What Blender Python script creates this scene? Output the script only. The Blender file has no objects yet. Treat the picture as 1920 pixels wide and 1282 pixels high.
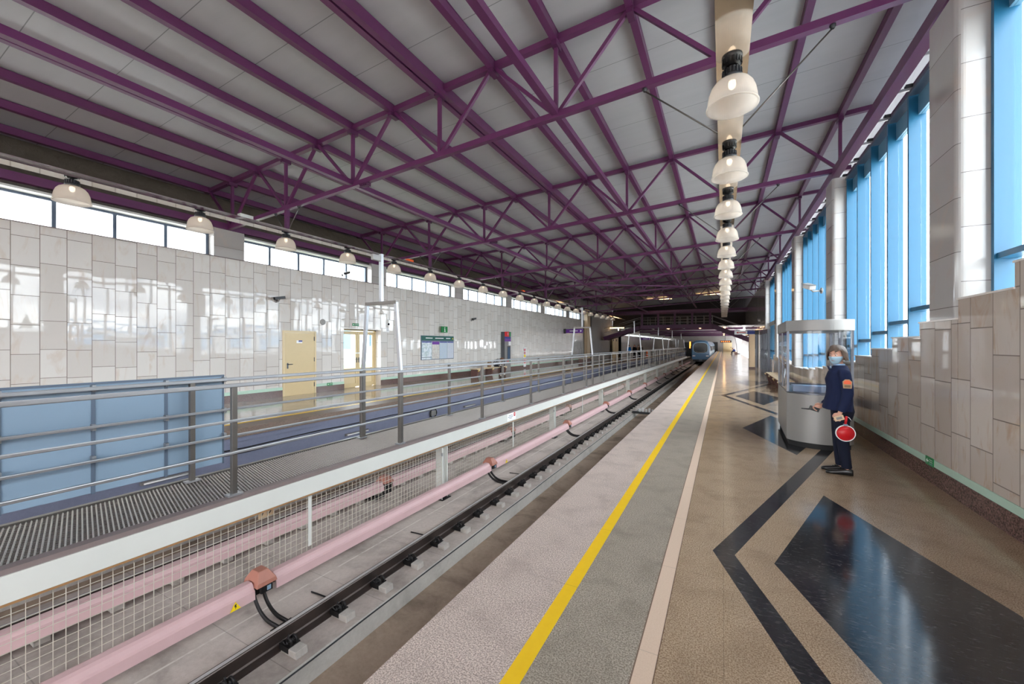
import bpy, math, random
from mathutils import Vector, Matrix, noise
random.seed(7)
S = bpy.context.scene
C = S.collection
PI = math.pi
R = math.radians

# ------------------------------------------------------------------ node helpers
def newmat(name):
    m = bpy.data.materials.new(name); m.use_nodes = True
    nt = m.node_tree; nt.nodes.clear()
    return m, nt
def nd(nt, t, **kw):
    n = nt.nodes.new(t)
    for k, v in kw.items(): setattr(n, k, v)
    return n
def setin(nt, sock, v):
    if v is None: return
    if isinstance(v, bpy.types.NodeSocket): nt.links.new(v, sock)
    elif isinstance(v, (tuple, list)):
        v = tuple(v)
        if len(sock.default_value) == 4 and len(v) == 3: v = v + (1,)
        sock.default_value = v
    else: sock.default_value = v
def mt(nt, op, a, b=None, c=None, clamp=False):
    n = nd(nt, 'ShaderNodeMath', operation=op, use_clamp=clamp)
    for i, v in enumerate((a, b, c)): setin(nt, n.inputs[i], v)
    return n.outputs[0]
def mixc(nt, f, a, b, blend='MIX'):
    n = nd(nt, 'ShaderNodeMix', data_type='RGBA', blend_type=blend)
    setin(nt, n.inputs[0], f); setin(nt, n.inputs[6], a); setin(nt, n.inputs[7], b)
    return n.outputs[2]
def mixf(nt, f, a, b):
    n = nd(nt, 'ShaderNodeMix', data_type='FLOAT')
    setin(nt, n.inputs[0], f); setin(nt, n.inputs[2], a); setin(nt, n.inputs[3], b)
    return n.outputs[0]
def wpos(nt):
    g = nd(nt, 'ShaderNodeNewGeometry'); s = nd(nt, 'ShaderNodeSeparateXYZ')
    nt.links.new(g.outputs['Position'], s.inputs[0])
    return g, s.outputs[0], s.outputs[1], s.outputs[2]
def comb(nt, x, y, z):
    n = nd(nt, 'ShaderNodeCombineXYZ')
    for i, v in enumerate((x, y, z)): setin(nt, n.inputs[i], v)
    return n.outputs[0]
def wnoise(nt, vec):
    n = nd(nt, 'ShaderNodeTexWhiteNoise', noise_dimensions='3D'); setin(nt, n.inputs['Vector'], vec)
    return n.outputs['Value'], n.outputs['Color']
def noi(nt, vec, scale, detail=2.0, rough=0.5, dist=0.0):
    n = nd(nt, 'ShaderNodeTexNoise'); setin(nt, n.inputs['Vector'], vec)
    n.inputs['Scale'].default_value = scale; n.inputs['Detail'].default_value = detail
    n.inputs['Roughness'].default_value = rough; n.inputs['Distortion'].default_value = dist
    return n.outputs[0]
def ramp(nt, f, stops):
    n = nd(nt, 'ShaderNodeValToRGB'); setin(nt, n.inputs[0], f)
    e = n.color_ramp.elements
    while len(e) < len(stops): e.new(0.5)
    for i, (p, c) in enumerate(stops):
        e[i].position = p; e[i].color = tuple(c) + ((1,) if len(c) == 3 else ())
    return n.outputs[0]
def smooth(nt, v, lo, hi):
    n = nd(nt, 'ShaderNodeMapRange', interpolation_type='SMOOTHSTEP')
    setin(nt, n.inputs[0], v); n.inputs[1].default_value = lo; n.inputs[2].default_value = hi
    n.inputs[3].default_value = 0; n.inputs[4].default_value = 1
    return n.outputs[0]
def srgb(r, g, b):
    f = lambda c: (c/255/12.92) if c/255 <= 0.04045 else ((c/255+0.055)/1.055)**2.4
    return (f(r), f(g), f(b))
def bsdf(nt, col, rough=0.5, metal=0.0, spec=0.5, normal=None, coat=0.0, **kw):
    p = nd(nt, 'ShaderNodeBsdfPrincipled'); o = nd(nt, 'ShaderNodeOutputMaterial')
    setin(nt, p.inputs['Base Color'], col); setin(nt, p.inputs['Roughness'], rough)
    setin(nt, p.inputs['Metallic'], metal); setin(nt, p.inputs['Specular IOR Level'], spec)
    if normal is not None: setin(nt, p.inputs['Normal'], normal)
    if coat: p.inputs['Coat Weight'].default_value = coat; p.inputs['Coat Roughness'].default_value = 0.03
    for k, v in kw.items(): setin(nt, p.inputs[k.replace('_', ' ')], v)
    nt.links.new(p.outputs[0], o.inputs[0])
    return p, o
def bump(nt, h, strength=0.3, dist=0.01):
    n = nd(nt, 'ShaderNodeBump'); setin(nt, n.inputs['Height'], h)
    n.inputs['Strength'].default_value = strength; n.inputs['Distance'].default_value = dist
    return n.outputs[0]

def plain(name, col, rough=0.5, metal=0.0, spec=0.5, var=0.06, scale=9.0, bumpy=0.0, coat=0.0):
    """flat colour with faint procedural mottling"""
    m, nt = newmat(name)
    tc = nd(nt, 'ShaderNodeTexCoord')
    n = noi(nt, tc.outputs['Object'], scale, 4, 0.6)
    c = mixc(nt, n, tuple(x*(1-var) for x in col), tuple(min(1, x*(1+var)) for x in col))
    r = mixf(nt, n, max(0.02, rough-0.05), min(1, rough+0.05))
    bsdf(nt, c, r, metal, spec, bump(nt, n, bumpy) if bumpy else None, coat)
    return m
def emis(name, col, st):
    m, nt = newmat(name)
    e = nd(nt, 'ShaderNodeEmission'); o = nd(nt, 'ShaderNodeOutputMaterial')
    setin(nt, e.inputs[0], col); e.inputs[1].default_value = st
    nt.links.new(e.outputs[0], o.inputs[0]); return m

# ------------------------------------------------------------------ mesh builder
class MB:
    def __init__(s): s.v = []; s.f = []; s.m = []; s.s = []; s.mats = []
    def mi(s, mat):
        if mat not in s.mats: s.mats.append(mat)
        return s.mats.index(mat)
    def add(s, vs, fs, mat, sm=False, M=None):
        b = len(s.v); k = s.mi(mat)
        s.v += [tuple(M @ Vector(v)) if M else tuple(v) for v in vs]
        for f in fs:
            s.f.append([i+b for i in f]); s.m.append(k); s.s.append(sm)
        return s
    def box(s, x0, x1, y0, y1, z0, z1, mat, M=None):
        x0, x1 = min(x0, x1), max(x0, x1); y0, y1 = min(y0, y1), max(y0, y1); z0, z1 = min(z0, z1), max(z0, z1)
        v = [(x0,y0,z0),(x1,y0,z0),(x1,y1,z0),(x0,y1,z0),(x0,y0,z1),(x1,y0,z1),(x1,y1,z1),(x0,y1,z1)]
        return s.add(v, [(0,3,2,1),(4,5,6,7),(0,1,5,4),(1,2,6,5),(2,3,7,6),(3,0,4,7)], mat, False, M)
    def beam(s, p0, p1, w, h, mat, up=(0,0,1)):
        p0, p1 = Vector(p0), Vector(p1); d = (p1-p0).normalized(); u = Vector(up)
        if abs(d.dot(u)) > 0.98: u = Vector((0,1,0))
        r = d.cross(u).normalized(); u = r.cross(d)
        v = []
        for p in (p0, p1):
            for a, b in ((-1,-1),(1,-1),(1,1),(-1,1)): v.append(p + r*(a*w/2) + u*(b*h/2))
        return s.add(v, [(3,2,1,0),(4,5,6,7),(0,1,5,4),(1,2,6,5),(2,3,7,6),(3,0,4,7)], mat)
    def tube(s, pts, r, mat, n=10, flat=1.0, sm=True, closed=False, up=None):
        pts = [Vector(p) for p in pts]; k = len(pts)
        rs = r if isinstance(r, (list, tuple)) else [r]*k
        v = []; f = []; pu = None
        for i, p in enumerate(pts):
            if closed: d = pts[(i+1) % k] - pts[i-1]
            else: d = pts[min(i+1, k-1)] - pts[max(i-1, 0)]
            d.normalize()
            if pu is None:
                a = Vector(up) if up else (Vector((0,0,1)) if abs(d.z) < 0.9 else Vector((0,1,0)))
            else: a = pu
            sd = d.cross(a).normalized(); u = sd.cross(d).normalized(); pu = u
            for j in range(n):
                t = 2*PI*j/n
                v.append(p + sd*(math.cos(t)*rs[i]) + u*(math.sin(t)*rs[i]*flat))
        for i in range(k if closed else k-1):
            a, b = i*n, ((i+1) % k)*n
            for j in range(n):
                f.append((a+j, a+(j+1) % n, b+(j+1) % n, b+j))
        if not closed: f += [tuple(range(n))[::-1], tuple(range((k-1)*n, k*n))]
        return s.add(v, f, mat, sm)
    def lathe(s, prof, mat, n=24, c=(0,0,0), sm=True, M=None, cap=False):
        v = []; f = []
        for (r, z) in prof:
            for j in range(n):
                t = 2*PI*j/n; v.append((c[0]+r*math.cos(t), c[1]+r*math.sin(t), c[2]+z))
        for i in range(len(prof)-1):
            for j in range(n):
                f.append((i*n+j, i*n+(j+1) % n, (i+1)*n+(j+1) % n, (i+1)*n+j))
        if cap: f += [tuple(range(n))[::-1], tuple(range((len(prof)-1)*n, len(prof)*n))]
        return s.add(v, f, mat, sm, M)
    def prism(s, poly, a0, a1, mat, axis='z', sm=False, M=None):
        k = len(poly)
        def P(p, a):
            return {'z': (p[0], p[1], a), 'y': (p[0], a, p[1]), 'x': (a, p[0], p[1])}[axis]
        v = [P(p, a0) for p in poly] + [P(p, a1) for p in poly]
        f = [(i, (i+1) % k, k+(i+1) % k, k+i) for i in range(k)] + [tuple(range(k))[::-1], tuple(range(k, 2*k))]
        return s.add(v, f, mat, sm, M)
    def ball(s, c, rx, ry, rz, mat, n=16, m=10, M=None):
        v = [(c[0], c[1], c[2]-rz)]; f = []
        for i in range(1, m):
            t = -PI/2 + PI*i/m
            for j in range(n):
                a = 2*PI*j/n
                v.append((c[0]+rx*math.cos(t)*math.cos(a), c[1]+ry*math.cos(t)*math.sin(a), c[2]+rz*math.sin(t)))
        v.append((c[0], c[1], c[2]+rz))
        for j in range(n): f.append((0, 1+(j+1) % n, 1+j))
        for i in range(m-2):
            for j in range(n):
                a = 1+i*n; f.append((a+j, a+(j+1) % n, a+n+(j+1) % n, a+n+j))
        a = 1+(m-2)*n; t = len(v)-1
        for j in range(n): f.append((a+j, a+(j+1) % n, t))
        return s.add(v, f, mat, True, M)
    def loft(s, secs, mat, n=20, e=2.4, sm=True, caps=True, M=None):
        """secs: (x,y,z,rx,ry) horizontal super-ellipse rings"""
        v = []; f = []
        for (x, y, z, rx, ry) in secs:
            for j in range(n):
                a = 2*PI*j/n; ca, sa = math.cos(a), math.sin(a)
                v.append((x + rx*math.copysign(abs(ca)**(2/e), ca), y + ry*math.copysign(abs(sa)**(2/e), sa), z))
        k = len(secs)
        for i in range(k-1):
            for j in range(n):
                f.append((i*n+j, i*n+(j+1) % n, (i+1)*n+(j+1) % n, (i+1)*n+j))
        if caps: f += [tuple(range(n))[::-1], tuple(range((k-1)*n, k*n))]
        return s.add(v, f, mat, sm, M)
    def build(s, name, parent=None, loc=(0,0,0), bevel=0.0):
        me = bpy.data.meshes.new(name); me.from_pydata(s.v, [], s.f)
        for m in s.mats: me.materials.append(m)
        me.polygons.foreach_set('material_index', s.m); me.polygons.foreach_set('use_smooth', s.s)
        me.update()
        o = bpy.data.objects.new(name, me); C.objects.link(o); o.location = loc
        if parent: o.parent = parent
        if bevel:
            b = o.modifiers.new('bevel', 'BEVEL'); b.width = bevel; b.segments = 2; b.limit_method = 'ANGLE'
        return o

def tag(o, label, cat, group=None, kind=None):
    o['label'] = label; o['category'] = cat
    if group: o['group'] = group
    if kind: o['kind'] = kind
    return o
def thing(name, label, cat, loc=(0,0,0), rz=0.0, group=None):
    o = bpy.data.objects.new(name, None); C.objects.link(o); o.empty_display_size = 0.1
    o.location = loc; o.rotation_euler = (0, 0, rz)
    return tag(o, label, cat, group)
def struct(name, mb, parent=None, bevel=0.0, label=None, cat=None):
    o = mb.build(name, parent, bevel=bevel)
    if parent is None: o['kind'] = 'structure'
    if label: o['label'] = label
    if cat: o['category'] = cat
    return o
KIDS = {}
def dup(root, loc, label, rz=None, group=None):
    r = root.copy(); C.objects.link(r); r.location = loc; r['label'] = label
    if rz is not None: r.rotation_euler = (0, 0, rz)
    if group: r['group'] = group
    for ch in list(root.children):
        c = ch.copy(); C.objects.link(c); c.parent = r
        for g in list(ch.children):
            d = g.copy(); C.objects.link(d); d.parent = c
    return r
ORD = ('first second third fourth fifth sixth seventh eighth ninth tenth eleventh twelfth thirteenth fourteenth fifteenth '
       'sixteenth seventeenth eighteenth nineteenth twentieth').split()
for t in ('twenty', 'thirty'):
    ORD += [t + '-' + o for o in ORD[:9]] + ({'twenty': ['thirtieth'], 'thirty': ['fortieth']}[t])

def text_part(name, body, size, mat, parent, loc, rot, align='LEFT'):
    """lettering as a mesh part"""
    cu = bpy.data.curves.new(name, 'FONT'); cu.body = body; cu.size = size; cu.extrude = .0008; cu.align_x = align
    o = bpy.data.objects.new(name, cu); C.objects.link(o)
    dg = bpy.context.evaluated_depsgraph_get(); dg.update()
    me = bpy.data.meshes.new_from_object(o.evaluated_get(dg), depsgraph=dg)
    bpy.data.objects.remove(o); bpy.data.curves.remove(cu)
    me.materials.clear(); me.materials.append(mat); me.name = name
    o = bpy.data.objects.new(name, me); C.objects.link(o); o.parent = parent; o.location = loc; o.rotation_euler = rot
    return o
# ------------------------------------------------------------------ materials
def tiles(name, ca, cb, vein, w=0.382, h=0.59, rough=0.018, tilt=0.008, spec=0.42, jcol=(0.19,0.155,0.13), veinf=0.5):
    """polished marble slabs in running vertical columns (world Y across, Z up)"""
    m, nt = newmat(name)
    g, x, y, z = wpos(nt)
    u = mt(nt, 'DIVIDE', y, w); col = mt(nt, 'FLOOR', u)
    off, _ = wnoise(nt, comb(nt, col, 3.7, 1.0))
    v = mt(nt, 'ADD', mt(nt, 'DIVIDE', z, h), off); row = mt(nt, 'FLOOR', v)
    rnd, rcol = wnoise(nt, comb(nt, col, row, 9.0))
    fu = mt(nt, 'FRACT', u); fv = mt(nt, 'FRACT', v)
    ju = mt(nt, 'LESS_THAN', fu, 0.010/w); jv = mt(nt, 'LESS_THAN', fv, 0.010/h)
    j = mt(nt, 'MAXIMUM', ju, jv)
    sh = nd(nt, 'ShaderNodeVectorMath', operation='MULTIPLY_ADD')
    nt.links.new(rcol, sh.inputs[0]); sh.inputs[1].default_value = (17, 13, 19); nt.links.new(g.outputs['Position'], sh.inputs[2])
    st = nd(nt, 'ShaderNodeVectorMath', operation='MULTIPLY'); nt.links.new(sh.outputs[0], st.inputs[0]); st.inputs[1].default_value = (1, 2.2, 0.8)
    n1 = noi(nt, st.outputs[0], 1.6, 6, 0.6, 1.4)
    n2 = noi(nt, st.outputs[0], 6.0, 5, 0.6, 0.6)
    base = mixc(nt, rnd, ca, cb)
    base = mixc(nt, mt(nt, 'MULTIPLY', smooth(nt, n1, 0.52, 0.72), veinf), base, vein)
    base = mixc(nt, mt(nt, 'MULTIPLY', n2, 0.22), base, tuple(c*0.72 for c in ca))
    base = mixc(nt, j, base, jcol)
    nv = nd(nt, 'ShaderNodeVectorMath', operation='SUBTRACT'); nt.links.new(rcol, nv.inputs[0]); nv.inputs[1].default_value = (.5,.5,.5)
    ns = nd(nt, 'ShaderNodeVectorMath', operation='SCALE'); nt.links.new(nv.outputs[0], ns.inputs[0]); ns.inputs['Scale'].default_value = tilt
    na = nd(nt, 'ShaderNodeVectorMath', operation='ADD'); nt.links.new(ns.outputs[0], na.inputs[0]); nt.links.new(g.outputs['Normal'], na.inputs[1])
    nn = nd(nt, 'ShaderNodeVectorMath', operation='NORMALIZE'); nt.links.new(na.outputs[0], nn.inputs[0])
    bsdf(nt, base, mixf(nt, j, mixf(nt, n2, rough*0.7, rough*1.5), 0.7), 0, spec, nn.outputs[0])
    return m
M_wall = tiles('marble_tiles_pale', srgb(224,220,215), srgb(211,205,199), srgb(204,184,166))
M_wall_shaded = tiles('marble_tiles_shaded', srgb(212,202,192), srgb(190,176,164), srgb(184,152,122), veinf=0.75)  # same marble as the opposite wall, shade put into a browner colour
def colstone():
    m, nt = newmat('column_marble')
    g, x, y, z = wpos(nt)
    nx = nd(nt, 'ShaderNodeSeparateXYZ'); nt.links.new(g.outputs['Normal'], nx.inputs[0])
    side = mt(nt, 'GREATER_THAN', mt(nt, 'ABSOLUTE', nx.outputs[0]), 0.6)
    v = mt(nt, 'ADD', mt(nt, 'DIVIDE', z, 0.58), mt(nt, 'MULTIPLY', side, 0.45))
    fv = mt(nt, 'FRACT', v); j = mt(nt, 'LESS_THAN', fv, 0.011)
    rnd, _ = wnoise(nt, comb(nt, mt(nt, 'FLOOR', v), side, mt(nt, 'FLOOR', mt(nt, 'DIVIDE', y, 2.5))))
    n1 = noi(nt, g.outputs['Position'], 2.2, 6, 0.6, 1.2)
    c = mixc(nt, rnd, srgb(190,188,186), srgb(178,174,170))
    c = mixc(nt, mt(nt, 'MULTIPLY', smooth(nt, n1, 0.5, 0.7), 0.5), c, srgb(190,176,166))
    c = mixc(nt, j, c, (0.15,0.13,0.12))
    bsdf(nt, c, 0.12, 0, 0.5)
    return m
M_col = colstone()

def granite(name, ca, cb, rough, scale=150, flake=0.5):
    m, nt = newmat(name); g, x, y, z = wpos(nt)
    n = noi(nt, g.outputs['Position'], scale*0.35, 3, 0.7); n2 = noi(nt, g.outputs['Position'], 9, 3)
    c = mixc(nt, smooth(nt, n, 0.38, 0.62), ca, cb)
    c = mixc(nt, mt(nt, 'MULTIPLY', n2, 0.4), c, tuple(q*0.6 for q in ca))
    bsdf(nt, c, rough, 0, 0.5); return m
M_plinth = granite('plinth_granite', srgb(74,56,52), srgb(132,104,98), 0.14)
M_bench_stone = granite('bench_granite', srgb(88,60,56), srgb(132,98,92), 0.22)
M_glowstrip = plain('pale_green_strip', srgb(184,212,194), 0.35, var=0.03)

def floor_mat(name, near):
    """near: the platform with the dark stone figures; else the opposite one"""
    m, nt = newmat(name); g, x, y, z = wpos(nt)
    P = g.outputs['Position']
    fine = noi(nt, P, 115, 2, 0.75); patch = noi(nt, P, 3.2, 5, 0.65, 0.4); mid = noi(nt, P, 14, 4, 0.65); big = noi(nt, P, 0.8, 4, 0.6)
    def terr(a, b):
        c = mixc(nt, smooth(nt, fine, 0.40, 0.60), tuple(q*0.82 for q in a), b)
        c = mixc(nt, mt(nt, 'MULTIPLY', smooth(nt, patch, 0.42, 0.74), 0.42), c, tuple(q*0.62 for q in a))
        c = mixc(nt, mt(nt, 'MULTIPLY', big, 0.35), c, tuple(q*0.66 for q in a))
        return c
    d = x if near else mt(nt, 'SUBTRACT', -10.2, x)
    # distance from the edge: both platforms share the same order of bands, d runs from -1.55 inwards
    edge = terr(srgb(176,156,146), srgb(236,218,206)) if near else terr(srgb(124,104,92), srgb(160,138,122))
    grey = terr(srgb(146,134,118), srgb(202,190,174))
    warm = terr(srgb(166,138,110), srgb(208,183,154)) if near else terr(srgb(150,130,112), srgb(190,172,152))
    # slab joints in the warm field
    jy = mt(nt, 'LESS_THAN', mt(nt, 'FRACT', mt(nt, 'DIVIDE', mt(nt, 'ADD', y, mt(nt,'MULTIPLY',mt(nt,'FLOOR',mt(nt,'DIVIDE',x,0.62)),0.37)), 0.93)), 0.0045)
    jx = mt(nt, 'MULTIPLY', mt(nt, 'LESS_THAN', mt(nt, 'FRACT', mt(nt, 'DIVIDE', x, 0.62)), 0.006), mt(nt, 'GREATER_THAN', d, -0.3))
    joint = mt(nt, 'MULTIPLY', mt(nt, 'MAXIMUM', jy, jx), 0.28)
    yel = mixc(nt, mid, srgb(247,196,12), srgb(255,212,40))
    cream = mixc(nt, fine, srgb(216,186,160), srgb(240,216,194))
    def step(t): return mt(nt, 'GREATER_THAN', d, t)
    if near:
        c = mixc(nt, step(-0.965), edge, yel)
        c = mixc(nt, step(-0.875), c, grey)
        c = mixc(nt, step(-0.405), c, cream)
        c = mixc(nt, step(-0.305), c, warm)
        ln = mt(nt, 'MAXIMUM', mt(nt, 'LESS_THAN', mt(nt, 'ABSOLUTE', mt(nt, 'ADD', x, 0.405)), 0.0035), mt(nt, 'LESS_THAN', mt(nt, 'ABSOLUTE', mt(nt, 'ADD', x, 0.305)), 0.003))
        c = mixc(nt, mt(nt, 'MULTIPLY', ln, 0.8), c, srgb(96,66,48))
        k = step(-0.305)
        rough = mixf(nt, k, mixf(nt, step(-0.965), 0.62, mixf(nt, step(-0.875), 0.5, 0.42)), 0.15)
        # rhombs and the zig-zag band
        yy = mt(nt, 'SUBTRACT', y, 3.58)
        pm = lambda per: mt(nt, 'SUBTRACT', mt(nt, 'MODULO', mt(nt, 'ADD', yy, per*20.5), per), per/2)
        rh = mt(nt, 'ADD', mt(nt, 'DIVIDE', mt(nt, 'ABSOLUTE', mt(nt, 'SUBTRACT', x, 0.972)), 0.632), mt(nt, 'DIVIDE', mt(nt, 'ABSOLUTE', pm(5.55)), 1.87))
        rhomb = mt(nt, 'LESS_THAN', rh, 1.0)
        zz = mt(nt, 'SUBTRACT', x, mt(nt, 'DIVIDE', mt(nt, 'ABSOLUTE', pm(11.1)), 2.95))
        band = mt(nt, 'MULTIPLY', mt(nt, 'GREATER_THAN', zz, -0.075), mt(nt, 'LESS_THAN', zz, 0.08))
        dark = mt(nt, 'MAXIMUM', rhomb, band)
        sp = nd(nt, 'ShaderNodeMapping'); nt.links.new(P, sp.inputs['Vector']); sp.inputs['Rotation'].default_value = (0,0,0.9); sp.inputs['Scale'].default_value = (16, 55, 16)
        fl = noi(nt, sp.outputs[0], 1.0, 4, 0.7, 0.8)
        dk = mixc(nt, smooth(nt, fl, 0.5, 0.78), srgb(42,41,44), srgb(98,94,94))
        c = mixc(nt, joint, c, (0.05,0.04,0.03))
        c = mixc(nt, dark, c, dk)
        rough = mixf(nt, dark, rough, 0.12)
    else:
        c = mixc(nt, step(-1.27), edge, yel)
        c = mixc(nt, step(-1.15), c, warm)
        rough = mixf(nt, step(-1.15), 0.5, 0.09)
        c = mixc(nt, mt(nt, 'MULTIPLY', joint, step(-1.15)), c, (0.05,0.04,0.03))
    rough = mt(nt, 'ADD', rough, mt(nt, 'MULTIPLY', mt(nt, 'SUBTRACT', mid, 0.5), 0.1))
    bsdf(nt, c, rough, 0, 0.5)
    return m
M_floor = floor_mat('platform_floor', True)
M_floor2 = floor_mat('opposite_platform_floor', False)

def concrete(name, ca, cb, rough=0.85, dirt=0.5, line=False):
    m, nt = newmat(name); g, x, y, z = wpos(nt); P = g.outputs['Position']
    n1 = noi(nt, P, 1.3, 6, 0.65, 0.5); n2 = noi(nt, P, 22, 5, 0.7); n3 = noi(nt, P, 160, 2)
    c = mixc(nt, n2, ca, cb)
    c = mixc(nt, mt(nt, 'MULTIPLY', smooth(nt, n1, 0.42, 0.75), dirt), c, tuple(q*0.5 for q in ca))
    c = mixc(nt, mt(nt, 'MULTIPLY', smooth(nt, n3, 0.6, 0.75), 0.4), c, tuple(q*0.45 for q in ca))
    if line:
        a = mt(nt, 'LESS_THAN', mt(nt, 'ABSOLUTE', mt(nt, 'ADD', x, 4.49)), 0.012)
        w = mt(nt, 'MULTIPLY', a, smooth(nt, noi(nt, P, 7, 3), 0.3, 0.5))
        c = mixc(nt, mt(nt, 'MULTIPLY', w, 0.75), c, srgb(214,206,198))
        jy = mt(nt, 'LESS_THAN', mt(nt, 'FRACT', mt(nt, 'DIVIDE', y, 1.11)), 0.008)
        c = mixc(nt, mt(nt, 'MULTIPLY', jy, 0.3), c, (0.03,0.03,0.03))
    bsdf(nt, c, rough, 0, 0.3, bump(nt, n2, 0.25, 0.01))
    return m
M_bed = concrete('track_bed_concrete', srgb(172,158,150), srgb(204,192,184), dirt=0.7, line=True)
M_trough = concrete('trough_concrete', srgb(146,126,110), srgb(182,162,144), dirt=0.85)
M_ledge = concrete('ledge_concrete', srgb(186,182,176), srgb(216,212,206), dirt=0.45)
M_block = concrete('block_concrete', srgb(168,160,152), srgb(206,200,194), dirt=0.35)
M_platside = concrete('painted_platform_side', srgb(120,124,146), srgb(132,136,158), 0.6, dirt=0.2)
M_dark_void = concrete('dark_void_panel', srgb(46,42,44), srgb(58,54,56), 0.8, dirt=0.3)
M_endwall = concrete('end_wall_paint', srgb(150,146,144), srgb(168,164,160), 0.6, dirt=0.2)

def deck():
    m, nt = newmat('roof_deck'); g, x, y, z = wpos(nt); P = g.outputs['Position']
    j = mt(nt, 'LESS_THAN', mt(nt, 'FRACT', mt(nt, 'DIVIDE', mt(nt,'ADD',y,0.35), 1.11)), 0.011)
    st = nd(nt, 'ShaderNodeMapping'); nt.links.new(P, st.inputs['Vector']); st.inputs['Scale'].default_value = (0.35, 2.2, 1)
    n = noi(nt, st.outputs[0], 1.3, 4, 0.6)
    c = mixc(nt, n, srgb(164,166,170), srgb(182,184,188))
    c = mixc(nt, mt(nt, 'MULTIPLY', j, 0.65), c, (0.05,0.05,0.05))
    bsdf(nt, c, mixf(nt, n, 0.38, 0.5), 0.0, 0.5); return m
M_deck = deck()
def cloth():
    m, nt = newmat('dark_membrane'); g, x, y, z = wpos(nt)
    st = nd(nt, 'ShaderNodeMapping'); nt.links.new(g.outputs['Position'], st.inputs['Vector']); st.inputs['Scale'].default_value = (1, 1.2, 0.25); st.inputs['Rotation'].default_value = (0.35,0,0)
    n = noi(nt, st.outputs[0], 4, 5, 0.65, 0.6)
    bsdf(nt, mixc(nt, n, srgb(70,66,62), srgb(104,98,92)), 0.8, 0, 0.3, bump(nt, n, 0.6, 0.05)); return m
M_cloth = cloth()
M_purple = plain('purple_paint', srgb(94,43,86), 0.36, spec=0.5, var=0.10, scale=3)
M_purple_d = plain('dark_purple_paint', srgb(78,32,72), 0.45, var=0.08)
M_blue = plain('sky_blue_aluminium', srgb(30,94,128), 0.36, var=0.03)
M_blue_l = plain('pale_blue_aluminium', srgb(104,150,176), 0.35, var=0.03)
M_frame_l = plain('slate_window_frame', srgb(86,100,118), 0.4, var=0.05)
M_whitepaint = plain('white_paint', srgb(204,205,200), 0.42, var=0.04, scale=4)
M_whiteledge = plain('white_marble_ledge', srgb(238,232,226), 0.2, var=0.04)
M_steel = plain('brushed_steel', srgb(166,168,172), 0.34, 0.75, var=0.03, scale=4)
M_steel_d = plain('worn_steel', srgb(112,108,104), 0.36, 0.75, var=0.05, scale=5)
M_mirror = plain('polished_channel', srgb(214,208,200), 0.07, 1.0, var=0.03)
M_black = plain('black_plastic', srgb(34,36,40), 0.4)
M_rubber = plain('black_rubber', srgb(26,26,27), 0.7)
M_rail = plain('rail_steel', srgb(84,74,70), 0.42, 0.75, var=0.25, scale=8)
M_railtop = plain('rail_head_shine', srgb(216,214,214), 0.3, 0.6, var=0.08)
M_clip = plain('tarred_iron', srgb(34,32,33), 0.5, 0.4, var=0.2)
M_pink = plain('pink_cover', srgb(204,170,171), 0.42, var=0.07, scale=5)
M_cap = plain('terracotta_cap', srgb(164,108,92), 0.5, var=0.12, scale=8)
M_wire = plain('galvanised_wire', srgb(206,200,186), 0.4, 0.3)
M_grate = plain('galvanised_grating', srgb(196,190,184), 0.36, 0.5, var=0.12, scale=12)
M_grate_d = plain('dark_grating_web', srgb(124,116,110), 0.6, 0.2, var=0.2, scale=20)
M_gratedge = plain('brown_edge_angle', srgb(120,106,104), 0.55, var=0.12)
M_wood = plain('brown_packing', srgb(150,112,72), 0.7, var=0.2)
M_panelblue = plain('pale_blue_board', srgb(130,152,172), 0.35, var=0.03, scale=1.5)
M_cream = plain('cream_door_paint', srgb(212,190,146), 0.38, var=0.03)
M_creamf = plain('cream_frame_paint', srgb(218,198,158), 0.4, var=0.03)
M_green = plain('green_sign', srgb(10,128,66), 0.4, var=0.02)
M_dkgreen = plain('dark_green_sign', srgb(24,92,82), 0.4, var=0.02)
M_white = plain('white_sign', srgb(240,240,240), 0.45, var=0.02)
M_purple_s = plain('violet_sign', srgb(104,42,150), 0.35, var=0.02)
M_navy = plain('navy_sign', srgb(36,52,140), 0.4, var=0.02)
M_red = plain('red_sign', srgb(204,24,34), 0.4, var=0.03)
M_yellow = plain('yellow_sign', srgb(246,214,30), 0.4, var=0.03)
M_alu = plain('satin_aluminium', srgb(142,140,138), 0.42, 0.25, var=0.03, scale=2)
M_alu_d = plain('dark_aluminium', srgb(84,86,92), 0.3, 0.7, var=0.04)
M_desk = plain('blue_grey_desk', srgb(120,134,160), 0.3, var=0.03)
M_slat = plain('cream_bench_slat', srgb(222,196,160), 0.4, var=0.06)
M_screen = plain('dark_screen', srgb(60,84,112), 0.12, var=0.03)
M_orange = plain('orange_plastic', srgb(238,96,30), 0.45)
M_grass = plain('lawn', srgb(96,116,66), 0.95, var=0.3, scale=3)
M_paving = plain('pale_paving', srgb(196,192,186), 0.9, var=0.1, scale=0.6)
M_tree = plain('conifer_green', srgb(60,74,56), 0.95, var=0.35, scale=1.2)
M_bwall = plain('pale_building_wall', srgb(220,222,224), 0.8, var=0.05, scale=0.5)
M_bblue = plain('blue_cladding', srgb(88,168,220), 0.5, var=0.03)
M_trainblue = plain('train_blue_paint', srgb(58,110,152), 0.3, var=0.05, scale=1.5, coat=0.3)
M_trainlight = plain('train_pale_blue', srgb(140,190,216), 0.3, var=0.04)
M_blackglass = plain('black_glass', srgb(16,18,22), 0.1, spec=0.1)
M_lampon = emis('warm_lamp', (1.0, 0.86, 0.70), 0.42)
M_tail = emis('orange_lamp', (1.0, 0.3, 0.05), .25)
M_led = emis('led_digits', (1.0, 0.18, 0.03), .2)
M_tube = emis('warm_tube_light', (1.0, 0.62, 0.28), .5)

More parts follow.
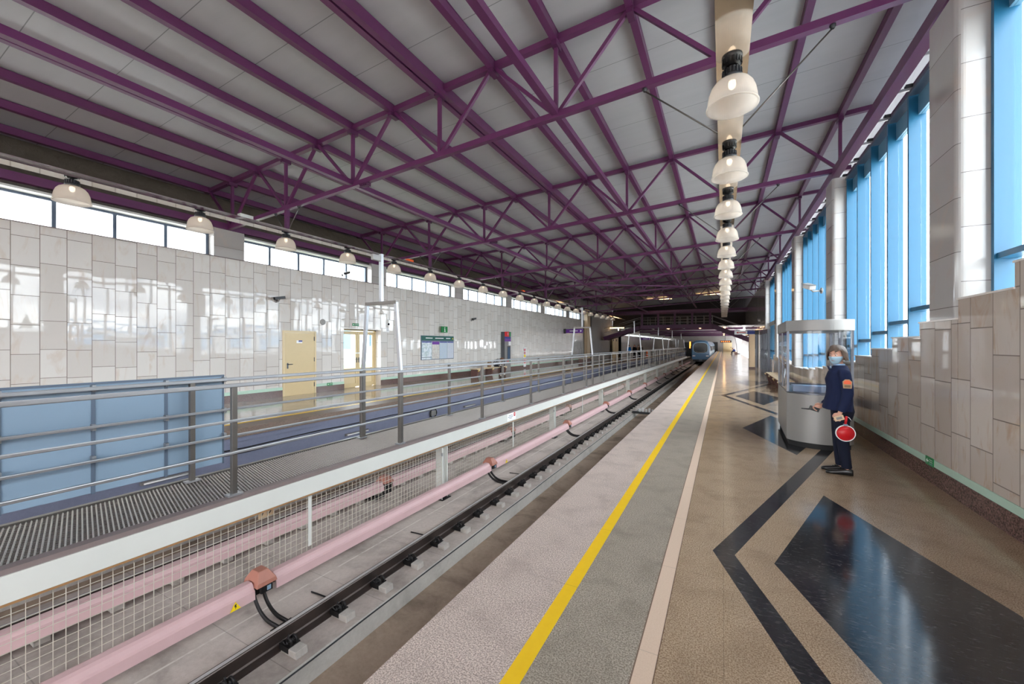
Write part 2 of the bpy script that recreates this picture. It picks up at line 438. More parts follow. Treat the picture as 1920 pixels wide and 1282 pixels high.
def glass(name, tint=(0.94,0.975,0.985), k=1.0, rough=0.0):
    m, nt = newmat(name)
    t = nd(nt, 'ShaderNodeBsdfTransparent'); t.inputs[0].default_value = tint + (1,)
    gl = nd(nt, 'ShaderNodeBsdfGlossy'); gl.inputs[1].default_value = rough
    g = nd(nt, 'ShaderNodeNewGeometry'); dp = nd(nt, 'ShaderNodeVectorMath', operation='DOT_PRODUCT')
    nt.links.new(g.outputs['Normal'], dp.inputs[0]); nt.links.new(g.outputs['Incoming'], dp.inputs[1])
    sch = mt(nt, 'ADD', 0.03, mt(nt, 'MULTIPLY', 0.8, mt(nt, 'POWER', mt(nt, 'SUBTRACT', 1.0, mt(nt, 'ABSOLUTE', dp.outputs['Value'])), 5.0)))
    mx = nd(nt, 'ShaderNodeMixShader'); o = nd(nt, 'ShaderNodeOutputMaterial')
    nt.links.new(mt(nt, 'MULTIPLY', sch, k), mx.inputs[0])
    nt.links.new(t.outputs[0], mx.inputs[1]); nt.links.new(gl.outputs[0], mx.inputs[2]); nt.links.new(mx.outputs[0], o.inputs[0])
    return m
M_glass = glass('window_glass')
M_glass_b = glass('booth_glass', (0.90,0.92,0.94), 1.0)
def shade():
    m, nt = newmat('ribbed_lamp_glass')
    tc = nd(nt, 'ShaderNodeTexCoord'); s = nd(nt, 'ShaderNodeSeparateXYZ'); nt.links.new(tc.outputs['Object'], s.inputs[0])
    a = mt(nt, 'ARCTAN2', s.outputs[1], s.outputs[0])
    rb = mt(nt, 'ADD', mt(nt, 'MULTIPLY', mt(nt, 'SINE', mt(nt, 'MULTIPLY', a, 72)), 0.5), 0.5)
    tr = nd(nt, 'ShaderNodeBsdfTransparent'); tr.inputs[0].default_value = (0.96,0.92,0.86,1)
    tl = nd(nt, 'ShaderNodeBsdfTranslucent'); tl.inputs[0].default_value = (0.9,0.85,0.80,1)
    df = nd(nt, 'ShaderNodeBsdfPrincipled'); df.inputs['Base Color'].default_value = (0.8,0.76,0.72,1); df.inputs['Roughness'].default_value = 0.18
    bp = bump(nt, rb, 0.35, 0.004); nt.links.new(bp, df.inputs['Normal'])
    m1 = nd(nt, 'ShaderNodeMixShader'); m1.inputs[0].default_value = 0.45
    nt.links.new(tl.outputs[0], m1.inputs[1]); nt.links.new(df.outputs[0], m1.inputs[2])
    m2 = nd(nt, 'ShaderNodeMixShader'); m2.inputs[0].default_value = 0.58
    nt.links.new(tr.outputs[0], m2.inputs[1]); nt.links.new(m1.outputs[0], m2.inputs[2])
    o = nd(nt, 'ShaderNodeOutputMaterial'); nt.links.new(m2.outputs[0], o.inputs[0])
    return m
M_shade = shade()

# sky: bright broken cloud
def sky():
    w = bpy.data.worlds.new('World'); S.world = w; w.use_nodes = True; nt = w.node_tree; nt.nodes.clear()
    tc = nd(nt, 'ShaderNodeTexCoord'); s = nd(nt, 'ShaderNodeSeparateXYZ'); nt.links.new(tc.outputs['Generated'], s.inputs[0])
    zc = mt(nt, 'ADD', mt(nt, 'ABSOLUTE', s.outputs[2]), 0.22)
    v = comb(nt, mt(nt, 'DIVIDE', s.outputs[0], zc), mt(nt, 'DIVIDE', s.outputs[1], zc), 0.0)
    n = noi(nt, v, 1.5, 7, 0.58, 0.5)
    c = ramp(nt, n, [(0.32, (0.62,0.72,0.88)), (0.46, (0.92,0.94,0.98)), (0.58, (1.0,1.0,1.0)), (0.72, (0.72,0.74,0.78))])
    st = mixf(nt, smooth(nt, n, 0.36, 0.56), 0.62, 1.1)
    b = nd(nt, 'ShaderNodeBackground'); o = nd(nt, 'ShaderNodeOutputWorld')
    nt.links.new(c, b.inputs[0]); nt.links.new(mt(nt, 'MULTIPLY', st, SKY), b.inputs[1]); nt.links.new(b.outputs[0], o.inputs[0])
SKY = 1.0
sky()
# ------------------------------------------------------------------ camera and view
F_PX = 747.0
cam = bpy.data.cameras.new('camera'); camo = bpy.data.objects.new('camera', cam); C.objects.link(camo)
cam.sensor_fit = 'HORIZONTAL'; cam.sensor_width = 36.0; cam.lens = F_PX/1920*36
cam.shift_y = (646-641)/1920.0
camo.location = (0, 0, 1.65)
camo.rotation_euler = (PI/2, 0, math.atan(396/F_PX))
cam.clip_start = 0.05; cam.clip_end = 500
S.camera = camo
S.view_settings.view_transform = 'Standard'; S.view_settings.look = 'None'; S.view_settings.gamma = 1.0
S.view_settings.use_curve_mapping = False
S.view_settings.exposure = 3.9
try:
    cy = S.cycles
    cy.use_denoising = True; cy.denoiser = 'OPENIMAGEDENOISE'
    cy.max_bounces = 9; cy.diffuse_bounces = 5; cy.glossy_bounces = 4; cy.transparent_max_bounces = 24; cy.transmission_bounces = 6
    cy.sample_clamp_indirect = 8.0; cy.caustics_reflective = False; cy.caustics_refractive = False
except Exception: pass

Y0, YH, YE = -9.0, 45.5, 112.0          # hall start behind the camera, end of the high hall, end of the station
BAY = 5.55
XR, XL, XG = 2.21, -12.36, 2.585        # wall faces, window glass line
EDGE, EDGE2 = -1.55, -8.42              # platform edges

# ------------------------------------------------------------------ platforms, track bed
m = MB(); m.box(EDGE, XR+0.5, Y0, YE, -0.17, 0.0, M_floor); struct('floor_platform', m)
m = MB(); m.box(XL-0.6, EDGE2, Y0, YE, -0.17, 0.0, M_floor2); struct('floor_opposite_platform', m)
m = MB(); m.box(-1.42, -1.2, Y0, YE, -1.6, -0.17, M_trough); struct('wall_platform_side', m)
m = MB(); m.box(EDGE2-0.4, EDGE2-0.12, Y0, YE, -1.6, -0.17, M_platside); m.box(EDGE2-0.14, EDGE2-0.06, Y0, YE, -0.27, -0.17, M_platside)
struct('wall_opposite_platform_side', m)
def bed(prof, mats, name):
    m = MB()
    for (a, b), mm in zip(zip(prof, prof[1:]), mats):
        m.add([(a[0],Y0,a[1]),(b[0],Y0,b[1]),(b[0],YE,b[1]),(a[0],YE,a[1])], [(0,1,2,3)], mm)
    return struct(name, m)
prof = [(-8.8,-1.30),(-7.47,-1.30),(-7.47,-1.48),(-6.83,-1.48),(-6.83,-1.30),(-5.2,-1.30),(-5.2,-1.28),(-3.42,-1.28),(-3.38,-1.285),(-3.38,-1.48),(-2.72,-1.48),(-2.72,-1.30),(-1.3,-1.30)]
bed(prof, [M_bed,M_ledge,M_trough,M_ledge,M_bed,M_bed,M_bed,M_ledge,M_ledge,M_trough,M_ledge,M_bed], 'floor_track_bed')

# ------------------------------------------------------------------ wall on the far side of the hall, with two door openings
W0 = 38.6
ZT = 4.08
D1 = (7.756, 8.93, 2.105); D2 = (10.08, 11.87, 2.24)
m = MB()
def wl(a, b, z0, z1): m.box(XL-0.35, XL, a, b, z0, z1, M_wall)
wl(Y0, D1[0], 0, ZT); wl(D1[0], D1[1], D1[2], ZT); wl(D1[1], D2[0], 0, ZT); wl(D2[0], D2[1], D2[2], ZT); wl(D2[1], W0, 0, ZT)
struct('wall_left', m)
m = MB()
for a, b in ((Y0, D1[0]), (D1[1], D2[0]), (D2[1], W0)): m.box(XL, XL+0.018, a, b, 0.0, 0.205, M_plinth)
struct('baseboard_left', m)
m = MB()
for a, b in ((Y0, D1[0]), (D1[1], D2[0]), (D2[1], W0)): m.box(XL, XL+0.012, a, b, 0.205, 0.30, M_glowstrip)
struct('trim_1', m)
# doors
d = thing('door_1', 'closed cream metal door with a small blue notice in the opposite marble wall', 'door', (XL, 0, 0)); d['kind'] = 'structure'
m = MB(); t = 0.07
m.box(-0.1, 0.03, D1[0], D1[0]+t, 0, D1[2], M_creamf); m.box(-0.1, 0.03, D1[1]-t, D1[1], 0, D1[2], M_creamf); m.box(-0.1, 0.03, D1[0]+t, D1[1]-t, D1[2]-t, D1[2], M_creamf)
m.build('door_frame', d, bevel=0.006)
m = MB(); m.box(-0.07, 0.018, D1[0]+t+0.001, D1[1]-t-0.001, 0.0, D1[2]-t-0.004, M_cream); lf = m.build('door_leaf', d, bevel=0.004)
m = MB(); m.box(0.018, 0.026, D1[0]+0.14, D1[0]+0.185, 0.88, 1.06, M_alu_d); m.tube([(0.02,D1[0]+.16,1.02),(0.07,D1[0]+.16,1.02),(0.075,D1[0]+.30,1.02)], 0.011, M_alu_d, 8)
m.build('door_handle', lf)
for z in (0.3, 1.15, 1.85):
    m = MB(); m.tube([(0.028,D1[1]-t-.004,z-.07),(0.028,D1[1]-t-.004,z+.07)], 0.012, M_alu_d, 8); m.build('hinge', lf)
m = MB(); m.box(0.018, 0.021, 8.22, 8.42, 1.70, 1.79, M_white); m.box(0.021, 0.0225, 8.29, 8.42, 1.745, 1.79, M_navy); m.build('door_notice', lf)
d = thing('door_2', 'cream glazed double door in a recess of the opposite marble wall', 'door', (XL, 0, 0)); d['kind'] = 'structure'
xr = -0.33
m = MB()
for a, b in ((D2[0], D2[0]+.06), (D2[1]-.06, D2[1])): m.box(xr-.06, xr+.05, a, b, 0, D2[2], M_creamf)
m.box(xr-.06, xr+.05, D2[0], D2[1], D2[2]-.06, D2[2], M_creamf); m.build('door_frame', d)
ym = (D2[0]+D2[1])/2
for a, b in ((D2[0]+.065, ym-.003), (ym+.003, D2[1]-.065)):
    m = MB()
    m.box(xr-.04, xr+.02, a, a+.1, .02, D2[2]-.07, M_cream); m.box(xr-.04, xr+.02, b-.1, b, .02, D2[2]-.07, M_cream)
    for z0, z1 in ((.0,.16),(.64,.74),(D2[2]-.2,D2[2]-.07)): m.box(xr-.04, xr+.02, a+.1, b-.1, z0, z1, M_cream)
    m.box(xr-.02, xr, a+.1, b-.1, .16, .64, M_creamf)
    lf = m.build('door_leaf', d, bevel=0.004)
    m = MB(); m.box(xr-.012, xr-.004, a+.1, b-.1, .74, D2[2]-.2, M_glass); m.build('glass_pane', lf)
    m = MB(); hy = (b-.05 if a < ym-.5 else a+.05) ; m.box(xr+.02, xr+.028, hy-.02, hy+.02, .95, 1.15, M_alu_d); m.tube([(xr+.02,hy,1.08),(xr+.07,hy,1.08),(xr+.07,hy-.1,1.08)], .01, M_alu_d, 8); m.build('door_handle', lf)
    m = MB(); m.box(xr+.02, xr+.022, hy-.06, hy+.06, 1.3, 1.345, M_white); m.build('door_notice', lf)
m = MB(); m.box(XL-.35, XL+.006, D2[0]-.03, D2[1]+.03, D2[2], D2[2]+.03, M_whiteledge); struct('trim_2', m)

# clerestory of the far side: sill, glazed bays between short columns, purple eave beam, dark membrane
m = MB(); m.box(XL-.36, XL+.012, Y0, W0, ZT, ZT+.022, M_gratedge); struct('trim_3', m)
colL = [5.83+BAY*k for k in range(-2, 7)]
for k, a in enumerate(colL):
    m = MB(); m.box(XL-.42, XL+.004, a, a+.79, ZT+.02, 4.88, M_col); struct('column_left_%d' % (k+1), m)
ends = [(Y0, colL[0])] + [(colL[i]+.79, colL[i+1]) for i in range(len(colL)-1)]
for k, (a, b) in enumerate(ends):
    w = bpy.data.objects.new('window_%d' % (k+1), None); C.objects.link(w); w.location = (XL-.3, 0, 0); w['kind'] = 'structure'
    m = MB(); fz0, fz1 = ZT+.022, 4.755
    m.box(-.03, .03, a, b, fz0, fz0+.02, M_frame_l); m.box(-.035, .035, a, b, fz1-.05, fz1, M_frame_l); m.build('window_frame', w)
    n = 5; st = (b-a)/n; cuts = [a] + [b - .965*i for i in range(4, -1, -1) if b-.965*i > a+.15]
    for c0 in cuts[:-1] + [b]:
        m = MB(); c1 = min(max(c0, a+.035), b-.035); m.box(-.035, .035, c1-.033, c1+.033, fz0+.02, fz1-.05, M_frame_l); m.build('mullion', w)
    for c0, c1 in zip(cuts, cuts[1:]):
        m = MB(); m.box(-.004, .004, c0+.034, c1-.034, fz0+.02, fz1-.05, M_glass); m.build('glass_pane', w)
m = MB(); m.box(XL-.42, XL-.02, Y0, W0, 4.755, 4.80, M_whitepaint); struct('trim_4', m)
m = MB(); m.box(XL-.12, XL+.03, Y0, W0+6, 4.885, 5.06, M_purple); m.box(XL-.42, XL-.12, Y0, W0+6, 4.8, 4.885, M_cloth)
o = m.build('eave_beam'); tag(o, 'purple eave beam running along above the high windows of the opposite wall', 'beam')
m = MB(); m.add([(XL-.25,Y0,4.9),(-14.1,Y0,6.34),(-14.1,YH+6,6.34),(XL-.25,YH+6,4.9)], [(0,1,2,3),(3,2,1,0)], M_cloth); struct('wall_upper_left', m)

# ------------------------------------------------------------------ near-side wall: stepped parapet, columns, tall windows with deep blue fins
steps = []
hs = {-6:4.6,-5:4.3,-4:4.1,-3:3.85,-2:3.6,-1:3.35,0:3.1,1:2.85,2:2.6,3:2.37,4:2.145,5:1.937,6:1.76,7:1.592,8:1.452,9:1.32,10:1.21,11:1.12,12:1.05,13:.98,14:.93,15:.90,16:.88,17:.92,18:.96,19:.99,20:1.0,21:1.03,22:1.08,23:1.16}
P0 = 5.04 - 4*0.93
m = MB(); led = MB()
for i in sorted(hs):
    a = P0 + i*.93 + (0.02 if i >= 5 else 0); b = a+.93
    if b < Y0: continue
    if b > 24: b = 24
    if a >= 24: continue
    m.box(XR, XR+.55, max(a, Y0), b, 0, hs[i]-.018, M_wall_shaded)
    led.box(XR-.012, XR+.55, max(a, Y0)-.008, b+.004, hs[i]-.018, hs[i], M_whiteledge)
struct('wall_right', m); struct('trim_5', led)
m = MB(); m.box(XR-.016, XR, Y0, 24, 0, .205, M_plinth); struct('baseboard_right', m)
m = MB(); m.box(XR-.010, XR, Y0, 24, .205, .285, M_glowstrip); struct('trim_6', m)
colR = [5.99 + 5.5*k for k in range(-2, 6)]
m = MB(); m.box(XL-1.7, 3.3, Y0-.2, Y0, 2.6, 7.1, M_endwall); struct('sky_blocker_back', m)  # unseen panel added behind the camera to block high sky light
def colpoly(a, b, x0, x1, r):
    p = [(x1, a), (x1, b), (x0, b)]
    for i in range(0, 7):
        t = PI + PI/2*i/6; p.append((x0+r+r*math.cos(t), a+r+r*math.sin(t)))
    return p
for k, a in enumerate(colR):
    m = MB(); m.prism(colpoly(a, a+.64, XR-.004, 2.62, .07), (min(hs.get(int((a+.02-P0)//.93),.9), hs.get(int((a+.62-P0)//.93),.9))-.02) if a < 24 else 0, 5.45, M_col); struct('column_right_%d' % (k+1), m)
    m = MB()
    for q in range(9): m.box(2.60, 2.665, a-.01, a+.03, .9+q*.5, .98+q*.5, M_alu_d)
    struct('trim_%d' % (20+k), m)
for k in range(len(colR)-2):
    a, b = colR[k]+.64, colR[k+1]
    w = bpy.data.objects.new('window_%d' % (20+k), None); C.objects.link(w); w.location = (0, 0, 0); w['kind'] = 'structure'
    n = 6; p = (b-a)/5.42
    zt = 5.36
    def hz(y):
        i = int((y - P0)//.93); return hs.get(i, 1.1)
    fins = [b-.86-i*.855 for i in range(5)] + [b-.05]
    for y in fins:
        if y < Y0: continue
        z0 = min(hz(y-.03), hz(y+.03)); z0 = 0.9 if y > 24 else z0
        m = MB(); m.box(2.45, XG+.06, y-.025, y+.025, z0, zt, M_blue); m.build('fin', w)
    m = MB(); m.box(2.44, XG+.06, max(a, Y0), b, zt, zt+.05, M_frame_l); m.box(XG-.03, XG+.05, max(a,Y0), b, zt-.3, zt-.02, M_blue_l); m.build('window_head', w)
    ys = sorted(fins)
    lim = [a] + ys[:-1] + [b]
    for y0, y1 in zip(lim, lim[1:]):
        if y1-y0 < .2 or y1 < Y0: continue
        zz = hz((y0+y1)/2) if y1 < 24 else .9
        tz = zz+.41
        m = MB(); m.box(2.47, XG+.04, y0+.03, y1-.03, tz-.03, tz+.03, M_blue); m.build('transom', w)
        m = MB(); m.box(XG-.005, XG+.005, y0+.028, y1-.028, max(zz, hz(y0), hz(y1)) if y1 < 24 else .9, zt-.3, M_glass); m.build('glass_pane', w)
# solid part of the near-side wall beyond the windows, then the entrance
m = MB(); m.box(XR, 2.9, 28.7, 52, 2.5, 5.7, M_wall_shaded); m.box(XR, 2.9, 24, 27, 0, .9, M_wall_shaded)
struct('wall_right_far', m)

# ------------------------------------------------------------------ roof
def zroof(x): return 6.27 + 0.05*(x+12.2)
m = MB()
xa, xb = -14.2, 3.4
zz = .085
m.add([(xa,Y0,zroof(xa)+zz),(xb,Y0,zroof(xb)+zz),(xb,52.2,zroof(xb)+zz),(xa,52.2,zroof(xa)+zz),
       (xa,Y0,zroof(xa)+.3),(xb,Y0,zroof(xb)+.3),(xb,52.2,zroof(xb)+.3),(xa,52.2,zroof(xa)+.3)],
      [(0,3,2,1),(4,5,6,7),(0,1,5,4),(1,2,6,5),(2,3,7,6),(3,0,4,7)], M_deck)
struct('ceiling_hall', m)
m = MB(); m.add([(2.7,Y0,5.45),(2.7,YH+6,5.45),(3.2,YH+6,7.1),(3.2,Y0,7.1)], [(0,1,2,3),(3,2,1,0)], M_deck); struct('wall_upper_right', m)

# ------------------------------------------------------------------ low station beyond the footbridge
YB = 52.0
m = MB(); m.box(XL-.3, 5.5, YB, YE, 3.85, 4.1, M_endwall); struct('ceiling_low', m)
m = MB(); m.box(XL-.3, 5.5, YB-.2, YB, 3.85, 7.1, M_dark_void); struct('dark_void_over_bridge', m)  # dark sheet standing in for the unlit open space above the bridge
m = MB(); m.box(XL-.35, XL, YB+3, YE, 0, 2.9, M_wall); struct('wall_left_far', m)
for i in range(12):
    a = YB+3.2+i*4.7
    w = bpy.data.objects.new('window_%d' % (40+i), None); C.objects.link(w); w.location = (XL-.2, 0, 0); w['kind'] = 'structure'
    m = MB(); m.box(-.04,.04,a,a+4.7,2.9,2.95,M_frame_l); m.box(-.04,.04,a,a+4.7,3.2,3.3,M_whitepaint)
    for q in range(5): m.box(-.05,.05,a+q*.94,a+q*.94+.3,2.95,3.2,M_whitepaint)
    m.build('window_frame', w)
    m = MB(); m.box(-.004,.004,a+.1,a+4.7,2.95,3.2,M_glass); m.build('glass_pane', w)
m = MB(); m.box(XL-.25, XL, YB+3, YE, 3.3, 3.85, M_whitepaint); struct('trim_7', m)
m = MB(); m.box(XL-.3, 5.5, YE, YE+.3, -1.6, 3.85, M_endwall); m.box(-9, -1.2, YE-.02, YE, -1.6, 2.3, M_black); struct('wall_end', m)
m = MB(); m.box(5.2, 5.5, YB, YE, 0, 3.85, M_endwall); struct('wall_side_far', m)
m = MB(); m.box(XL-3, XL-.35, W0, YB+3, 0, 7, M_endwall); m.box(XL-3.0, XL-.35, W0-.1, W0, 0, 6.2, M_wall); struct('wall_stair_well', m)
m = MB(); m.box(XL-3, XL, YB+3, YB+3.3, 0, 3.6, M_endwall); m.box(XL-.05, XL-.0, 41.4, 44.0, 0, 4.6, M_endwall); struct('wall_stair_end', m)
m = MB(); m.box(XR+.3, 5.5, YB-.2, YB, 0, 3.55, M_endwall); struct('wall_lobby', m)
m = MB(); m.box(XR+.5, 5.2, 24, YB, -.17, -.002, M_floor); struct('floor_lobby', m)
m = MB(); m.box(5.0, 5.2, 24, YB, 0, 1.2, M_bwall); m.box(5.0, 5.2, 24, YB, 2.2, 2.75, M_bwall)
for i in range(24): m.box(5.0, 5.2, 24+i*1.17, 24.45+i*1.17, 1.2, 2.2, M_bwall)  # piers added to cut the lobby's bright reflection in the opposite marble
struct('wall_lobby_light_screen', m)
m = MB(); m.box(XR+.2, 5.5, 24, YB, 2.75, 2.95, M_endwall); struct('ceiling_lobby', m)
# outside
m = MB(); m.box(2.9, 140, -60, 24, -.4, -.12, M_paving); m.box(5.6, 140, 24, 160, -.4, -.12, M_paving); struct('ground_right', m)  # pale ground added bright to bounce light up to the ceiling
m = MB(); m.box(-140, XL-.7, -60, W0, -.4, -.14, M_paving); m.box(-140, XL-3.2, W0, 160, -.4, -.14, M_paving); struct('ground_left', m)  # pale surface laid instead of lawn to keep the bounced light neutral
m = MB(); m.box(-29, -16.5, 12, 32, -.14, -.11, M_grass); struct('ground_lawn', m)
m = MB(); m.box(-12, 2.9, -60, Y0-.05, -1.4, -1.3, M_bed); struct('ground_behind', m)
# ------------------------------------------------------------------ roof trusses, purlins, ties
NX = [-12.2 + 1.217*i for i in range(13)]
def ztop(x): return zroof(x)
def zbot(x): return 5.02 + 0.0525*(x+11)
def make_truss():
    t = thing('roof_truss', '', 'truss')
    ch = .105
    m = MB(); m.beam((-13.6,0,ztop(-13.6)-.02), (3.05,0,ztop(3.05)-.02), ch, ch, M_purple); m.build('top_chord', t)
    m = MB(); m.beam((-12.55,0,zbot(-12.55)), (2.6,0,zbot(2.6)), .10, .10, M_purple)
    xs = -6.85
    m.box(xs-.22, xs+.02, -.056, .056, zbot(xs)-.085, zbot(xs)-.05, M_purple_d)
    for q in range(5): m.box(xs-.2+q*.048, xs-.18+q*.048, -.06, .06, zbot(xs)-.115, zbot(xs)-.05, M_purple_d)
    m.build('bottom_chord', t)
    for i in range(0, 13, 2):
        x = NX[i]
        m = MB(); m.beam((x,0,zbot(x)), (x,0,ztop(x)-.05), .062, .062, M_purple, up=(1,0,0)); m.build('vertical_strut', t)
        for j in (i-1, i+1):
            if j > 12: continue
            xt = NX[0]-1.217 if j < 0 else NX[j]
            s = .04 if j > i else -.04
            m = MB(); m.beam((x+s,0,zbot(x)+.03), (xt-s,0,ztop(xt)-.06), .06, .06, M_purple, up=(0,1,0)); m.build('diagonal_strut', t)
    for i in range(13):
        x = NX[i]; m = MB()
        m.box(x-.05, x+.05, -.11, .11, ztop(x)-.17, ztop(x)-.056, M_purple_d)
        m.build('end_plate', t)
    return t
TY = [6.22 + BAY*k for k in range(7)]
tr = make_truss(); tr.location = (0, TY[0], 0)
G = 'purple roof trusses across the hall'
tr['group'] = G; tr['label'] = 'purple steel roof truss, first of the row counted from the camera end'
for k in range(1, 7): dup(tr, (0, TY[k], 0), 'purple steel roof truss, %s of the row counted from the camera end' % ORD[k])

xs = [NX[0]-1.217] + NX
for k, x in enumerate(xs):
    m = MB(); z = ztop(x)
    if k == 7:
        for s in (-.075, .075): m.box(x+s-.055, x+s+.055, Y0, YH, z-.13, z+.07, M_purple)
    else:
        m.box(x-.055, x+.055, Y0, YH, z-.09, z-.075, M_purple); m.box(x-.055, x+.055, Y0, YH, z+.055, z+.07, M_purple)
        m.box(x-.05, x+.05, Y0, YH, z-.076, z+.056, M_purple)
    o = m.build('roof_purlin')
    lab = 'purple purlin under the grey roof deck, %s counted from the opposite wall' % ORD[k]
    if k == 7: lab = 'doubled purple purlin under the grey roof deck, with a slot along its middle'
    tag(o, lab, 'beam', 'purple purlins under the roof deck')
for i, lab in ((4, 'purple longitudinal tie along the truss bottoms above the opposite track'), (8, 'purple longitudinal tie along the truss bottoms above the near track')):
    x = NX[i]; m = MB(); m.box(x-.055, x+.055, Y0, YH, zbot(x)-.01, zbot(x)+.10, M_purple)
    tag(m.build('longitudinal_tie'), lab, 'beam', 'longitudinal ties of the trusses')
for k, (p, q, lab) in enumerate((((-7.3,23.0),(-2.3,28.3),'slanting purple roof brace at truss bottom level, nearer one of the far cross'), ((-2.3,23.0),(-7.3,28.3),'slanting purple roof brace at truss bottom level, rising towards the opposite side'), ((-7.3,28.6),(-2.3,33.9),'slanting purple roof brace in the last bays before the footbridge'))):
    m = MB(); m.beam((p[0],p[1],zbot(p[0])-.0),(q[0],q[1],zbot(q[0])-.0), .08, .08, M_purple); tag(m.build('roof_brace'), lab, 'beam', 'slanting roof braces')
# eave beam above the tall windows with its outer rail and stub brackets
e = thing('eave_beam', 'bright purple eave beam above the tall blue windows, with stub brackets', 'beam', (2.33, 0, 5.66))
m = MB(); m.box(-.08, .08, Y0, 46, -.09, .09, M_purple); m.build('inner_beam', e)
m = MB(); m.box(.28, .34, Y0, 46, -.02, .06, M_purple); m.build('outer_rail', e)
for k in range(34):
    y = 1.0+k*.93
    m = MB(); m.box(.08, .29, y-.015, y+.015, -.03, .01, M_steel); m.box(.2, .3, y-.04, y+.04, .01, .06, M_black); m.build('stub_bracket', e)

# ------------------------------------------------------------------ light bars with pendant lamps
def make_lamp():
    t = thing('pendant_lamp', '', 'lamp'); k = 1.875
    Q = lambda pr: [(r*k, z*k) for r, z in pr]
    m = MB(); m.lathe(Q([(.0,.1095),(.008,.1095),(.02,.108),(.02,.1)]), M_alu_d, 12); m.build('hanger', t)
    m = MB(); m.lathe(Q([(.018,.105),(.03,.105),(.034,.103),(.034,.099),(.044,.096),(.046,.068),(.05,.064),(.05,.045),(.03,.04),(0,.04)]), M_black, 28)
    for q in range(18):
        a = 2*PI*q/18; m.box(.044*k, .049*k, -.003*k, .003*k, .068*k, .097*k, M_black, Matrix.Rotation(a, 4, 'Z'))
    m.build('lamp_holder', t)
    pr = [(.046,.048),(.062,.042),(.085,.028),(.102,.005),(.113,-.025),(.119,-.06),(.121,-.088),(.127,-.094),(.127,-.1),(.118,-.1),(.116,-.06),(.110,-.024),(.099,.003),(.083,.024),(.06,.037),(.046,.042)]
    m = MB(); m.lathe(Q(pr), M_shade, 44); m.build('lamp_shade', t)
    m = MB(); m.ball((0,0,.045), .02*k, .02*k, .03*k, M_lampon, 12, 8); m.build('bulb', t)
    return t
lamp = make_lamp()
ZR = 4.05+.1*1.875
ZB = 4.445                      # underside of the bars
XB, XBL, XBR = -5.18, -9.72, 0.079
used = [False]
def place(x, y, z, lab, grp):
    if not used[0]:
        used[0] = True; lamp.location = (x, y, z); lamp['label'] = lab; lamp['group'] = grp; return lamp
    l = dup(lamp, (x, y, z), lab); l['group'] = grp; return l
for k in range(21):
    place(XBL, 2.467+1.863*k, ZR, 'domed pendant lamp of the row over the opposite platform side, %s from the camera end' % ORD[k], 'pendant lamps towards the opposite platform')
for k in range(19):
    place(XBR, 4.60+1.93*k, ZR, 'domed pendant lamp of the row over the near platform, %s from the camera end' % ORD[k], 'pendant lamps above the near platform')
for (x, ye, lab, sp) in ((XBL, 46, 'polished metal light bar hanging below the trusses towards the opposite platform', .47), (XBR, 42, 'polished metal light bar hanging below the trusses above the near platform', 1.12)):
    t = thing('light_bar', lab, 'light bar', (x, 0, ZB), group='polished light bars')
    w = .136
    m = MB(); m.box(-w+.006, w-.006, Y0, ye, 0, .05, M_mirror); m.build('channel', t)
    for s in (-1, 1):
        m = MB(); m.box(s*w-.006, s*w+.006, Y0, ye, -.0, .09, M_mirror); m.build('side_lip', t)
    for k in range(7):
        y = TY[k]
        if y > ye: continue
        for s in (-1, 1):
            xc = x+s*sp; zc = zbot(xc)-.05-ZB
            m = MB(); m.tube([(s*.05, y, .05), (s*sp, y, zc-.04)], .011, M_steel_d, 6)
            m.lathe([(.018,-.05),(.035,-.02),(.035,.0)], M_black, 8, (s*sp,y,zc)); m.build('hanger_rod', t)
        if x < -1:
            m = MB(); m.beam((0,y,.05),(0,y,zbot(x)-ZB-.05), .085, .085, M_purple, up=(1,0,0)); m.build('hanger_post', t)
    if x < -1:
        for y in (5.2, 10.6, 19.5):
            m = MB(); m.box(.0, .12, y-.14, y+.14, .09, .17, M_orange if y > 8 else M_whitepaint); m.build('junction_box', t)
# ------------------------------------------------------------------ service walkway between the tracks
WN, WF = -4.64, -5.78        # near and far edge
WE = 62.0
PIT = 2.535
# grating: panels of one drawing, punched slots
def make_grating():
    """raised transverse ridges with dark punched holes between them"""
    L, W = PIT-.004, WN-WF-.09
    ny = 76; nx = 20; p = L/ny; q = W/nx; x0 = WF+.06
    m = MB(); v = []; f = []; v2 = []; f2 = []
    for j in range(ny):
        y = j*p; b = len(v); e = p*.40
        for i in range(nx*2+1):
            x = x0+i*q/2; h = .006 if i % 2 else .010; ys = y - .264*(x-x0) + .14
            v += [(x,ys,0),(x,ys+e*.5,h),(x,ys+e,0),(x,ys+e,-.012),(x,ys,-.012)]
        for i in range(nx*2):
            c = b+i*5
            for k in range(5): f.append((c+k, c+(k+1) % 5, c+5+(k+1) % 5, c+5+k))
        for i in range(nx+1):
            x = x0+i*q; c = len(v2); w = q*.21
            a0, a1 = max(x-w, x0), min(x+w, x0+W)
            s0, s1 = y-.264*(a0-x0)+.14, y-.264*(a1-x0)+.14
            v2 += [(a0,s0+e,-.001),(a1,s1+e,-.001),(a1,s1+p,-.001),(a0,s0+p,-.001),(a0,s0+e,-.012),(a1,s1+e,-.012),(a1,s1+p,-.012),(a0,s0+p,-.012)]
            f2 += [(c,c+1,c+2,c+3),(c+7,c+6,c+5,c+4),(c+1,c+5,c+6,c+2),(c+4,c,c+3,c+7)]
    m.add(v, [t[::-1] for t in f], M_grate); m.add(v2, f2, M_grate_d)
    return m.build('floor_grating')
g0 = make_grating()
ng = 14
for k in range(ng):
    o = g0 if k == 0 else g0.copy()
    if k: C.objects.link(o)
    o.location = (0, -.09+PIT*k, -.004)
    tag(o, 'perforated steel walkway grating panel, %s from the camera end' % ORD[k], 'grating', 'grating panels of the walkway')
